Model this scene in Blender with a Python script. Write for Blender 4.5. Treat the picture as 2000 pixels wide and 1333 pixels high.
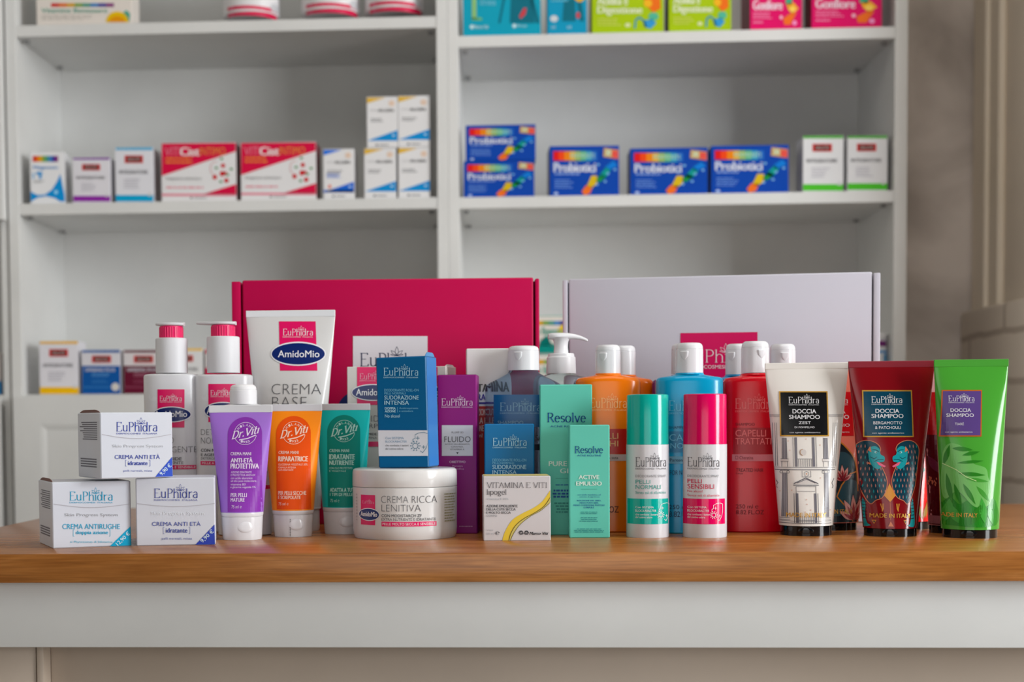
import bpy, bmesh, math, random
from mathutils import Vector, Matrix
from mathutils.geometry import tessellate_polygon

for o in list(bpy.data.objects):
    bpy.data.objects.remove(o)
sc = bpy.context.scene
COL = sc.collection
rnd = random.Random(7)
PI = math.pi

# ------------------------------------------------------------------ camera
ZT = 0.90                                   # top of the wooden counter
FPX, CX, CY = 3000.0, 815.0, 958.7          # focal length and principal point, in pixels of the 2000x1333 frame
PITCH, ROLL, YAW = 0.04683, -0.00784, 0.0569
CAM = Vector((0, 0, ZT + 0.132))
_f = Vector((-math.sin(YAW) * math.cos(PITCH), math.cos(YAW) * math.cos(PITCH), -math.sin(PITCH)))
_x = Vector((math.cos(YAW), math.sin(YAW), 0))
_u = _x.cross(_f)
CR = _x * math.cos(ROLL) + _u * math.sin(ROLL)
CU = -_x * math.sin(ROLL) + _u * math.cos(ROLL)
CF = _f
cam_d = bpy.data.cameras.new('camera')
cam = bpy.data.objects.new('camera', cam_d)
COL.objects.link(cam)
cam.matrix_world = Matrix(((CR.x, CU.x, -CF.x, CAM.x), (CR.y, CU.y, -CF.y, CAM.y), (CR.z, CU.z, -CF.z, CAM.z), (0, 0, 0, 1)))
cam_d.sensor_width = 36
cam_d.lens = FPX * 36 / 2000
cam_d.shift_x = (1000 - CX) / 2000
cam_d.shift_y = (CY - 666.5) / 2000
cam_d.dof.use_dof = True
cam_d.dof.focus_distance = 1.65
cam_d.dof.aperture_fstop = 4.8
sc.camera = cam

# ------------------------------------------------------------------ light
sc.view_settings.view_transform = 'Standard'
sc.view_settings.look = 'None'
sc.view_settings.gamma = 1
sc.view_settings.use_curve_mapping = False
sc.view_settings.exposure = -0.24
w = bpy.data.worlds.new('daylight')
sc.world = w
w.use_nodes = True
w.node_tree.nodes['Background'].inputs[0].default_value = (0.92, 0.96, 1.0, 1)
w.node_tree.nodes['Background'].inputs[1].default_value = 0.05


def area(name, loc, to, sx, sy, power, col):
    d = bpy.data.lights.new(name, 'AREA')
    d.shape = 'RECTANGLE'; d.size = sx; d.size_y = sy
    d.energy = power; d.color = col
    o = bpy.data.objects.new(name, d)
    o.location = loc
    o.rotation_euler = (Vector(to) - Vector(loc)).to_track_quat('-Z', 'Y').to_euler()
    COL.objects.link(o)


area('window_daylight', (4.0, 0.0, 1.75), (-0.3, 2.2, 1.1), 1.5, 2.1, 235, (0.95, 0.98, 1.0))
area('overhead_fill_light', (0.35, 1.25, 2.7), (0.35, 1.35, 0.0), 1.2, 1.0, 12.5, (1.0, 0.97, 0.93))  # added fill from above, brightens the worktop and right wall
area('front_fill_light', (-0.1, -0.7, 1.0), (0.05, 1.6, 0.85), 1.5, 1.2, 12.5, (1.0, 0.985, 0.96))  # added fill from behind the camera, brightens apron and product fronts


# ------------------------------------------------------------------ picture measurements -> places
def ray(px, py):
    return CF * FPX + CR * (px - CX) - CU * (py - CY)


def at_z(px, py, z=ZT):
    d = ray(px, py); return CAM + d * ((z - CAM.z) / d.z)


def at_y(px, py, y):
    d = ray(px, py); return CAM + d * ((y - CAM.y) / d.y)


# ------------------------------------------------------------------ materials
def lin(c):
    c = c / 255
    return c / 12.92 if c <= 0.04045 else ((c + 0.055) / 1.055) ** 2.4


_mats = {}


def M(rgb, rough=0.4, coat=0.0, trans=0.0, ior=1.45, metal=0.0, alpha=1.0):
    key = (tuple(rgb), rough, coat, trans, ior, metal, alpha)
    if key in _mats: return _mats[key]
    m = bpy.data.materials.new('paint_%d_%d_%d' % tuple(rgb))
    m.use_nodes = True
    nt = m.node_tree; b = nt.nodes['Principled BSDF']
    b.inputs['Base Color'].default_value = (lin(rgb[0]), lin(rgb[1]), lin(rgb[2]), 1)
    b.inputs['Roughness'].default_value = rough
    b.inputs['Coat Weight'].default_value = coat
    b.inputs['Coat Roughness'].default_value = 0.08
    b.inputs['Transmission Weight'].default_value = trans
    b.inputs['IOR'].default_value = ior
    if rough >= 0.33: b.inputs['Specular IOR Level'].default_value = 0.22
    b.inputs['Metallic'].default_value = metal
    b.inputs['Alpha'].default_value = alpha
    if not trans:
        n = nt.nodes.new('ShaderNodeTexNoise'); n.inputs['Scale'].default_value = 60
        tc = nt.nodes.new('ShaderNodeTexCoord'); nt.links.new(tc.outputs['Object'], n.inputs['Vector'])
        mr = nt.nodes.new('ShaderNodeMapRange')
        mr.inputs['To Min'].default_value = rough * 0.9; mr.inputs['To Max'].default_value = rough * 1.12
        nt.links.new(n.outputs['Fac'], mr.inputs['Value']); nt.links.new(mr.outputs['Result'], b.inputs['Roughness'])
    m.diffuse_color = (lin(rgb[0]), lin(rgb[1]), lin(rgb[2]), 1)
    _mats[key] = m
    return m


def noise_mat(name, c0, c1, scale, rough, stretch=(1, 1, 1), bump=0.0, detail=6, ramp=(0.35, 0.65), distort=0.0):
    m = bpy.data.materials.new(name); m.use_nodes = True
    nt = m.node_tree; b = nt.nodes['Principled BSDF']; L = nt.links.new
    tc = nt.nodes.new('ShaderNodeTexCoord'); mp = nt.nodes.new('ShaderNodeMapping')
    mp.inputs['Scale'].default_value = stretch
    n = nt.nodes.new('ShaderNodeTexNoise'); n.inputs['Scale'].default_value = scale; n.inputs['Detail'].default_value = detail
    n.inputs['Distortion'].default_value = distort
    r = nt.nodes.new('ShaderNodeValToRGB')
    r.color_ramp.elements[0].position, r.color_ramp.elements[1].position = ramp
    r.color_ramp.elements[0].color = (*[lin(c) for c in c0], 1); r.color_ramp.elements[1].color = (*[lin(c) for c in c1], 1)
    L(tc.outputs['Object'], mp.inputs['Vector']); L(mp.outputs['Vector'], n.inputs['Vector'])
    L(n.outputs['Fac'], r.inputs['Fac']); L(r.outputs['Color'], b.inputs['Base Color'])
    b.inputs['Roughness'].default_value = rough
    if bump:
        bp = nt.nodes.new('ShaderNodeBump'); bp.inputs['Strength'].default_value = bump; bp.inputs['Distance'].default_value = 0.002
        L(n.outputs['Fac'], bp.inputs['Height']); L(bp.outputs['Normal'], b.inputs['Normal'])
    return m


def wood_mat():
    m = bpy.data.materials.new('oak'); m.use_nodes = True
    nt = m.node_tree; b = nt.nodes['Principled BSDF']; L = nt.links.new
    tc = nt.nodes.new('ShaderNodeTexCoord')
    mp = nt.nodes.new('ShaderNodeMapping'); mp.inputs['Scale'].default_value = (2.2, 10, 18)
    n = nt.nodes.new('ShaderNodeTexNoise'); n.inputs['Scale'].default_value = 3.2; n.inputs['Detail'].default_value = 7; n.inputs['Distortion'].default_value = 1.1
    r = nt.nodes.new('ShaderNodeValToRGB')
    e = r.color_ramp.elements
    e[0].position = 0.25; e[0].color = (lin(154), lin(93), lin(36), 1)
    e[1].position = 0.75; e[1].color = (lin(192), lin(128), lin(66), 1)
    x = e.new(0.5); x.color = (lin(173), lin(110), lin(50), 1)
    mp2 = nt.nodes.new('ShaderNodeMapping'); mp2.inputs['Scale'].default_value = (9, 150, 300)
    n2 = nt.nodes.new('ShaderNodeTexNoise'); n2.inputs['Scale'].default_value = 2; n2.inputs['Detail'].default_value = 4
    r2 = nt.nodes.new('ShaderNodeValToRGB'); r2.color_ramp.elements[0].position = 0.3; r2.color_ramp.elements[1].position = 0.62
    r2.color_ramp.elements[0].color = (0.56, 0.5, 0.42, 1); r2.color_ramp.elements[1].color = (1, 1, 1, 1)
    mx = nt.nodes.new('ShaderNodeMix'); mx.data_type = 'RGBA'; mx.blend_type = 'MULTIPLY'; mx.inputs['Factor'].default_value = 0.8
    L(tc.outputs['Object'], mp.inputs['Vector']); L(mp.outputs['Vector'], n.inputs['Vector']); L(n.outputs['Fac'], r.inputs['Fac'])
    L(tc.outputs['Object'], mp2.inputs['Vector']); L(mp2.outputs['Vector'], n2.inputs['Vector']); L(n2.outputs['Fac'], r2.inputs['Fac'])
    L(r.outputs['Color'], mx.inputs['A']); L(r2.outputs['Color'], mx.inputs['B']); L(mx.outputs['Result'], b.inputs['Base Color'])
    b.inputs['Roughness'].default_value = 0.27
    bp = nt.nodes.new('ShaderNodeBump'); bp.inputs['Strength'].default_value = 0.08; bp.inputs['Distance'].default_value = 0.001
    L(n2.outputs['Fac'], bp.inputs['Height']); L(bp.outputs['Normal'], b.inputs['Normal'])
    return m


def stone_mat():
    m = bpy.data.materials.new('painted_stone_blocks'); m.use_nodes = True
    nt = m.node_tree; b = nt.nodes['Principled BSDF']; L = nt.links.new
    tc = nt.nodes.new('ShaderNodeTexCoord')
    sp = nt.nodes.new('ShaderNodeSeparateXYZ'); cb = nt.nodes.new('ShaderNodeCombineXYZ')
    ns = nt.nodes.new('ShaderNodeTexNoise'); ns.inputs['Scale'].default_value = 9
    ad = nt.nodes.new('ShaderNodeVectorMath'); ad.operation = 'MULTIPLY_ADD'
    ad.inputs[1].default_value = (0.02, 0.02, 0.02)
    br = nt.nodes.new('ShaderNodeTexBrick')
    br.inputs['Color1'].default_value = (lin(226), lin(214), lin(200), 1); br.inputs['Color2'].default_value = (lin(214), lin(202), lin(188), 1)
    br.inputs['Mortar'].default_value = (lin(186), lin(172), lin(158), 1)
    br.inputs['Scale'].default_value = 1; br.inputs['Mortar Size'].default_value = 0.006
    br.inputs['Brick Width'].default_value = 0.42; br.inputs['Row Height'].default_value = 0.092
    L(tc.outputs['Object'], sp.inputs[0]); L(sp.outputs['Y'], cb.inputs['X']); L(sp.outputs['Z'], cb.inputs['Y'])
    L(tc.outputs['Object'], ns.inputs['Vector']); L(ns.outputs['Color'], ad.inputs[0]); L(cb.outputs[0], ad.inputs[2])
    L(ad.outputs[0], br.inputs['Vector']); L(br.outputs['Color'], b.inputs['Base Color'])
    b.inputs['Roughness'].default_value = 0.8
    bp = nt.nodes.new('ShaderNodeBump'); bp.inputs['Strength'].default_value = 0.6; bp.inputs['Distance'].default_value = 0.01; bp.invert = True
    L(br.outputs['Fac'], bp.inputs['Height']); L(bp.outputs['Normal'], b.inputs['Normal'])
    return m


WHITE_BOARD = noise_mat('white_lacquered_board', (214, 214, 212), (222, 222, 220), 5, 0.42)
OAK = wood_mat()
PLASTER = noise_mat('grey_plaster', (172, 162, 154), (222, 212, 204), 3.2, 0.85, bump=0.15, distort=0.6, ramp=(0.38, 0.6))
BEIGE = noise_mat('beige_paint', (236, 224, 204), (242, 230, 212), 3, 0.6)
SIDE_WALL = noise_mat('taupe_paint', (224, 212, 196), (234, 222, 206), 2.5, 0.8)
FLOOR = noise_mat('grey_floor', (120, 112, 104), (140, 132, 122), 4, 0.5)
STONE = stone_mat()


# ------------------------------------------------------------------ mesh helpers
class MB:
    def __init__(s): s.v = []; s.f = []; s.m = []; s.mats = []

    def add(s, vs, fs, mat):
        if mat not in s.mats: s.mats.append(mat)
        k = s.mats.index(mat); n = len(s.v)
        s.v += [tuple(p) for p in vs]
        for f in fs: s.f.append([i + n for i in f]); s.m.append(k)

    def box(s, x0, y0, z0, x1, y1, z1, mat, bev=0.0, seg=2):
        bm = bmesh.new(); bmesh.ops.create_cube(bm, size=1)
        for v in bm.verts:
            v.co = Vector((x0 + (v.co.x + .5) * (x1 - x0), y0 + (v.co.y + .5) * (y1 - y0), z0 + (v.co.z + .5) * (z1 - z0)))
        if bev: bmesh.ops.bevel(bm, geom=bm.edges[:], offset=bev, segments=seg, affect='EDGES', profile=0.5)
        bm.verts.index_update()
        s.add([v.co for v in bm.verts], [[v.index for v in f.verts] for f in bm.faces], mat); bm.free()

    def loft(s, rings, mat, n=72, caps=True):
        vs = []; fs = []
        for (z, a, b, e) in rings:
            for i in range(n):
                t = 2 * PI * i / n; c, q = math.cos(t), math.sin(t)
                vs.append((a * math.copysign(abs(c) ** (2 / e), c), b * math.copysign(abs(q) ** (2 / e), q), z))
        for k in range(len(rings) - 1):
            for i in range(n):
                j = (i + 1) % n
                fs.append([k * n + i, k * n + j, (k + 1) * n + j, (k + 1) * n + i])
        if caps:
            fs.append(list(range(n))[::-1]); fs.append([(len(rings) - 1) * n + i for i in range(n)])
        s.add(vs, fs, mat)

    def sweep(s, path, mat, n=24):
        """path: (x, y, z, half width, half height), swept along x"""
        vs = []; fs = []
        for (x, y, z, hw, hh) in path:
            for i in range(n):
                t = 2 * PI * i / n; c, q = math.cos(t), math.sin(t)
                vs.append((x, y + hw * math.copysign(abs(c) ** .7, c), z + hh * math.copysign(abs(q) ** .7, q)))
        for k in range(len(path) - 1):
            for i in range(n):
                j = (i + 1) % n
                fs.append([k * n + i, k * n + j, (k + 1) * n + j, (k + 1) * n + i])
        fs.append(list(range(n))[::-1]); fs.append([(len(path) - 1) * n + i for i in range(n)])
        s.add(vs, fs, mat)

    def build(s, name, parent=None, smooth=True, label=None):
        me = bpy.data.meshes.new(name); me.from_pydata(s.v, [], s.f)
        for m in s.mats: me.materials.append(m)
        me.polygons.foreach_set('material_index', s.m)
        me.validate()
        if smooth:
            me.polygons.foreach_set('use_smooth', [True] * len(me.polygons))
            me.set_sharp_from_angle(angle=math.radians(32))
        me.update()
        o = bpy.data.objects.new(name, me); COL.objects.link(o)
        if parent: o.parent = parent
        if label: o['label'] = label
        return o


def struct(name, mb):
    o = mb.build(name); o['kind'] = 'structure'; return o


def tag(o, label, cat, group=None):
    o['label'] = label; o['category'] = cat
    if group: o['group'] = group
    return o


# ------------------------------------------------------------------ lettering
_glyphs = {}


def sans(s, weight):
    """triangles of a word set in the built-in sans face, scaled to a unit box"""
    k = (s, weight)
    if k in _glyphs: return _glyphs[k]
    cu = bpy.data.curves.new('lettering', 'FONT'); cu.body = s; cu.size = 1; cu.offset = weight; cu.resolution_u = 3
    ob = bpy.data.objects.new('lettering', cu)
    me = ob.to_mesh()
    me.calc_loop_triangles()
    P = [(v.co.x, v.co.y) for v in me.vertices]
    tr = [tuple(t.vertices) for t in me.loop_triangles]
    ob.to_mesh_clear(); bpy.data.objects.remove(ob); bpy.data.curves.remove(cu)
    x0 = min(p[0] for p in P); x1 = max(p[0] for p in P); y0 = min(p[1] for p in P); y1 = max(p[1] for p in P)
    P = [((p[0] - x0) / max(x1 - x0, 1e-6), (p[1] - y0) / max(y1 - y0, 1e-6)) for p in P]
    r = [[P[i] for i in t] for t in tr]
    _glyphs[k] = r
    return r


def arc(cx, cy, rx, ry, a0, a1, n=10):
    return [(cx + rx * math.cos(math.radians(a0 + (a1 - a0) * i / n)), cy + ry * math.sin(math.radians(a0 + (a1 - a0) * i / n))) for i in range(n + 1)]


# high-contrast serif strokes: letter -> (advance, strokes); cap height 1, x-height 0.66
def _serif(x, y, w=.1): return [(x - w, y), (x + w, y)]


G = {
    'E': (.78, [[(.12, 0), (.12, 1)], [(.02, .985), (.62, .985), (.62, .87)], [(.12, .54), (.48, .54)], [(.02, .015), (.66, .015), (.68, .15)]]),
    'u': (.76, [[(.12, .66), (.12, .2)] + arc(.32, .2, .2, .19, 180, 300, 6) + [(.54, .14)], [(.55, .66), (.55, 0)], [(.04, .65), (.13, .65)], [(.47, .65), (.56, .65)]]),
    'P': (.70, [[(.12, 0), (.12, 1)], [(.02, .985), (.3, .985)] + arc(.34, .74, .26, .245, 80, -80, 10) + [(.12, .49)], _serif(.12, .01)]),
    'h': (.72, [[(.12, 0), (.12, 1)], [(.12, .48)] + arc(.36, .42, .22, .23, 140, 0, 8) + [(.58, 0)], _serif(.12, .01), _serif(.58, .01), [(.04, .99), (.13, .99)]]),
    'i': (.28, [[(.13, 0), (.13, .66)], _serif(.13, .01), [(.04, .65), (.14, .65)]]),
    'd': (.76, [arc(.32, .32, .24, .335, 0, 360, 22), [(.58, 0), (.58, 1)], [(.5, .99), (.59, .99)]]),
    'r': (.52, [[(.12, 0), (.12, .66)], [(.12, .42)] + arc(.34, .42, .2, .22, 150, 60, 6), _serif(.12, .01), [(.04, .65), (.13, .65)]]),
    'a': (.66, [arc(.3, .46, .2, .2, 150, 0, 8) + [(.5, 0)], [(.5, .37)] + arc(.29, .19, .2, .19, 80, 300, 12) + [(.5, .14)]]),
    'R': (.76, [[(.12, 0), (.12, 1)], [(.02, .985), (.3, .985)] + arc(.34, .75, .24, .235, 80, -80, 10) + [(.12, .52)], [(.34, .52), (.66, .02)], _serif(.12, .01), _serif(.66, .01, .08)]),
    'e': (.62, [[(.1, .36), (.52, .36)] + arc(.3, .33, .22, .335, 8, 320, 20)]),
    's': (.5, [arc(.25, .49, .16, .17, 30, 230, 9) + arc(.25, .18, .17, .17, 90, -150, 9)]),
    'o': (.68, [arc(.32, .33, .25, .34, 0, 360, 22)]),
    'l': (.28, [[(.13, 0), (.13, 1)], _serif(.13, .01), [(.04, .99), (.14, .99)]]),
    'v': (.62, [[(.08, .66), (.31, 0), (.54, .66)], _serif(.08, .65, .08), _serif(.54, .65, .08)]),
    'p': (.72, [[(.12, -.32), (.12, .66)], arc(.36, .33, .24, .335, 180, -180, 22), _serif(.12, -.31), [(.04, .65), (.13, .65)]]),
    'g': (.64, [arc(.28, .44, .18, .21, 0, 360, 18), arc(.28, -.16, .22, .15, 0, 360, 18), [(.16, .26), (.14, .08), (.3, .02)], [(.42, .58), (.56, .64)]]),
    'V': (.84, [[(.06, 1), (.42, 0)], [(.42, 0), (.76, 1)], _serif(.07, .985), _serif(.76, .985)]),
    'I': (.34, [[(.16, 0), (.16, 1)], _serif(.16, .01), _serif(.16, .985)]),
    'T': (.78, [[(.38, 0), (.38, 1)], [(.03, .85), (.05, .985), (.71, .985), (.73, .85)], _serif(.38, .01)]),
    'A': (.86, [[(.08, 0), (.42, 1)], [(.42, 1), (.76, 0)], [(.2, .36), (.64, .36)], _serif(.08, .01), _serif(.76, .01)]),
    'M': (1.06, [[(.12, 0), (.14, 1)], [(.14, 1), (.5, .02)], [(.5, .02), (.86, 1)], [(.87, 1), (.9, 0)], _serif(.12, .01), _serif(.9, .01)]),
    'N': (.92, [[(.12, 0), (.12, 1)], [(.12, 1), (.74, 0)], [(.74, 0), (.74, 1)], _serif(.12, .01), _serif(.74, .985)]),
    'D': (.86, [[(.12, 0), (.12, 1)], [(.0, .985), (.3, .985)] + arc(.34, .5, .38, .485, 80, -80, 12) + [(.02, .015)]]),
    't': (.44, [[(.16, .95), (.16, .15)] + arc(.3, .14, .14, .13, 180, 300, 6), [(.02, .64), (.36, .64)]]),
    '.': (.26, [[(.1, .0), (.1, .12)]]),
    ' ': (.36, []),
}


def strip(pts, w0, w1, closed=False):
    """quads of a pen stroke: w0 across near-horizontal runs, w1 across verticals"""
    q = []
    n = len(pts)
    for i in range(n - 1):
        (ax, ay), (bx, by) = pts[i], pts[i + 1]
        dx, dy = bx - ax, by - ay; l = math.hypot(dx, dy) or 1e-6
        w = (w0 + (w1 - w0) * abs(dy) / l) / 2
        nx, ny = -dy / l * w, dx / l * w
        ex, ey = dx / l * w * .25, dy / l * w * .25
        q.append([(ax - ex + nx, ay - ey + ny), (ax - ex - nx, ay - ey - ny), (bx + ex - nx, by + ey - ny), (bx + ex + nx, by + ey + ny)])
    return q


def serif(s, w0=.035, w1=.1, shear=0.0):
    x = 0; q = []
    for ch in s:
        adv, st = G[ch]
        for pts in st: q += strip([(px + x, py) for px, py in pts], w0, w1)
        x += adv
    x -= .1
    return [[((px + shear * py) / x, py) for px, py in p] for p in q]


def leaf(x, y, ang, ln, wd, n=8):
    c, s_ = math.cos(math.radians(ang)), math.sin(math.radians(ang)); P = []
    for k in range(n + 1):
        t = k / n; P.append((t * ln, wd * math.sin(PI * t) * (1 - .25 * t)))
    for k in range(n - 1, 0, -1):
        t = k / n; P.append((t * ln, -wd * math.sin(PI * t) * (1 - .25 * t)))
    return [(x + p[0] * c - p[1] * s_, y - p[0] * s_ - p[1] * c) for p in P]


# ------------------------------------------------------------------ things
class Thing:
    """an Empty at the base of a product; printing is laid on its front surface from measured picture positions"""

    def __init__(s, name, label, cat, group, loc, rz=0.0, tilt=0.0):
        s.o = bpy.data.objects.new(name, None); COL.objects.link(s.o)
        s.o.empty_display_size = 0.02
        s.o.location = loc; s.o.rotation_euler = (0, math.radians(tilt), math.radians(rz))
        s.mw = Matrix.Translation(loc) @ s.o.rotation_euler.to_matrix().to_4x4()
        s.inv = s.mw.inverted()
        tag(s.o, label, cat, group)
        s.y0 = 0.0; s.flat = True; s.rings = None; s.mb = MB(); s.z_up = 0

    def L(s, px, py, y=None):
        y = s.y0 if y is None else y
        a = s.inv @ CAM; d = s.inv.to_3x3() @ ray(px, py)
        p = a + d * ((y - a.y) / d.y)
        return p.x, p.z

    def surf(s, x, z, e):
        if s.flat:
            if hasattr(s, 'h'): x = min(max(x, -s.w / 2 + .0003), s.w / 2 - .0003); z = min(max(z, .0003), s.h - .0003)
            return (x, s.y0 - e, z)
        R = s.rings
        z_ = min(max(z, R[0][0]), R[-1][0])
        for k in range(len(R) - 1):
            if R[k][0] <= z_ <= R[k + 1][0]:
                t = (z_ - R[k][0]) / max(R[k + 1][0] - R[k][0], 1e-9)
                a, b, n = [R[k][i] + (R[k + 1][i] - R[k][i]) * t for i in (1, 2, 3)]
                break
        a += e; b += e
        q = min(abs(x / a), 0.995)
        return (math.copysign(q * a, x), -b * (1 - q ** n) ** (1 / n), z)

    def emit(s, polys, mat, layer=1, mb=None, cut=True):
        mb = mb or s.mb; e = 0.00014 * layer + 0.00012
        vs = []; fs = []
        for P in polys:
            Q = [s.L(*p) for p in P]
            pieces = [Q]
            if not s.flat and cut:
                for ax, step in ((0, .0025), (1, .006)):
                    out = []
                    for p in pieces: out += slice_poly(p, ax, step)
                    pieces = out
            for p in pieces:
                k = len(vs); vs += [s.surf(x, z, e) for x, z in p]
                f = list(range(k, k + len(p)))
                ar = sum(p[i][0] * p[(i + 1) % len(p)][1] - p[(i + 1) % len(p)][0] * p[i][1] for i in range(len(p)))
                fs.append(f if ar > 0 else f[::-1])
        mb.add(vs, fs, mat)

    def poly(s, pts, mat, layer=1, mb=None):
        tr = tessellate_polygon([[Vector((p[0], p[1], 0)) for p in pts]])
        s.emit([[pts[i] for i in t] for t in tr], mat, layer, mb)

    def rect(s, x0, y0, x1, y1, mat, layer=1, mb=None): s.emit([[(x0, y1), (x1, y1), (x1, y0), (x0, y0)]], mat, layer, mb)

    def ell(s, cx, cy, rx, ry, mat, layer=1, mb=None, n=40):
        s.emit([[(cx + rx * math.cos(2 * PI * i / n), cy + ry * math.sin(2 * PI * i / n)) for i in range(n)]], mat, layer, mb)

    def line(s, pts, w, mat, layer=2, mb=None, w0=None): s.emit(strip(pts, w if w0 is None else w0, w), mat, layer, mb)

    def text(s, t, x0, y0, x1, y1, mat, weight=0.0, layer=3, mb=None, rot=0.0, shear=0.0):
        cx, cy = (x0 + x1) / 2, (y0 + y1) / 2; c, q = math.cos(math.radians(rot)), math.sin(math.radians(rot))
        bold = max(weight, 0) * (y1 - y0) * 1.6
        for k, sh in enumerate((-bold, 0, bold) if bold else (0,)):
            out = []
            for tri in sans(t, min(weight, 0)):
                P = []
                for u, v in tri:
                    X = (u - .5) * (x1 - x0) + shear * (v - .5) * (y1 - y0) + sh; Y = (.5 - v) * (y1 - y0)
                    P.append((cx + X * c + Y * q, cy - X * q + Y * c))
                out.append(P)
            s.emit(out, mat, layer + .12 * k, mb, cut=(x1 - x0) > 30)

    def serif(s, t, x0, y0, x1, y1, mat, layer=3, mb=None, w0=.035, w1=.1, shear=0.0, rise=0.0):
        s.emit([[(x0 + u * (x1 - x0), y1 - v * (y1 - y0) - u * rise) for u, v in p] for p in serif(t, w0, w1, shear)], mat, layer, mb, cut=False)

    def logo(s, x0, y0, x1, y1, mat, layer=3, mb=None, sub=True, heavy=1.0, fine=1.0):
        """the serif word mark with a small lotus over its i, and the line beneath"""
        s.serif('EuPhidra', x0, y0, x1, y1, mat, layer, mb, w0=.042 * heavy, w1=.092 * heavy)
        W = x1 - x0; H = y1 - y0
        bx, by = x0 + .605 * W, y1 - .8 * H
        k = H * .68; lw = max(H * .03, .3) * heavy * fine
        for a, l, wd in ((90, 1.0, .2), (42, .85, .17), (138, .85, .17), (10, .72, .1), (170, .72, .1)):
            P = leaf(bx, by, a, l * k, wd * k)
            s.emit(strip(P + P[:1], lw, lw), mat, layer, mb, cut=False)
        if sub:
            s.text('DERMOCOSMESI  ITALIANA', x0, y1 + .16 * H, x1, y1 + .33 * H, mat, 0, layer, mb)

    def greek(s, x0, y0, x1, y1, rows, mat, layer=2, mb=None, fill=.5, align='l'):
        """lines of print too small to read"""
        h = (y1 - y0) / rows; P = []
        for r in range(rows):
            L_ = (x1 - x0) * rnd.uniform(.7, 1.0)
            x = x0 if align == 'l' else (x0 + x1 - L_) / 2
            end = x + L_
            while x < end:
                wd = min(rnd.uniform(.06, .2) * (x1 - x0), end - x)
                y = y0 + r * h
                P.append([(x, y + h * fill), (x + wd, y + h * fill), (x + wd, y), (x, y)]); x += wd + .03 * (x1 - x0)
        s.emit(P, mat, layer, mb, cut=False)

    def oval_mark(s, cx, cy, rx, ry, x0, y0, x1, y1, mb=None, layer=3, weight=.012):
        s.ell(cx, cy, rx, ry, M((236, 236, 240), .3), layer, mb)
        s.ell(cx, cy, rx - ry * .09, ry * .88, M((6, 34, 104), .25), layer + 1, mb)
        s.text('AmidoMio', x0, y0, x1, y1, M((238, 238, 242), .3), weight, layer + 2, mb)

    def shield(s, x0, y0, x1, y1, mat, layer=4, lw=1.0):
        W, H = x1 - x0, y1 - y0
        P = [(.02, .5), (.02, .34), (.16, .3), (.16, .12), (.4, .03), (.75, .0), (1, .06), (1, .5), (.9, .75), (.66, 1.0), (.5, .9)]
        s.line([(x0 + u * W, y0 + v * H) for u, v in P], lw, mat, layer)
        cx, cy, r = x0 + .18 * W, y0 + .66 * H, .17 * W
        s.line(arc(cx, cy, r, r, 0, 360, 20), lw, mat, layer)
        for k in range(10):
            a = 2 * PI * k / 10
            s.line([(cx + r * math.cos(a), cy + r * math.sin(a)), (cx + 1.7 * r * math.cos(a), cy + 1.7 * r * math.sin(a))], lw * .8, mat, layer)
            s.ell(cx + 1.8 * r * math.cos(a), cy + 1.8 * r * math.sin(a), .2 * r, .2 * r, mat, layer, n=8)
        for (u, v) in ((.34, .28), (.72, .72)):
            X, Y = x0 + u * W, y0 + v * H; d = .12 * W
            s.line([(X - d, Y), (X + d, Y)], lw, mat, layer); s.line([(X, Y - d), (X, Y + d)], lw, mat, layer)

    def done(s, name='body'):
        return s.mb.build(name, s.o)


def slice_poly(p, ax, step):
    lo = min(q[ax] for q in p); hi = max(q[ax] for q in p)
    if hi - lo <= step * 1.2: return [p]
    out = []; n = int(math.ceil((hi - lo) / step)); st = (hi - lo) / n
    for i in range(n):
        a, b = lo + i * st, lo + (i + 1) * st; q = p
        for lim, sgn in ((a, 1), (b, -1)):
            r = []
            for k in range(len(q)):
                A, B = q[k], q[(k + 1) % len(q)]
                ia, ib = (A[ax] - lim) * sgn >= 0, (B[ax] - lim) * sgn >= 0
                if ia: r.append(A)
                if ia != ib:
                    t = (lim - A[ax]) / (B[ax] - A[ax]); r.append((A[0] + (B[0] - A[0]) * t, A[1] + (B[1] - A[1]) * t))
            q = r
            if len(q) < 3: break
        if len(q) >= 3: out.append(q)
    return out


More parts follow.
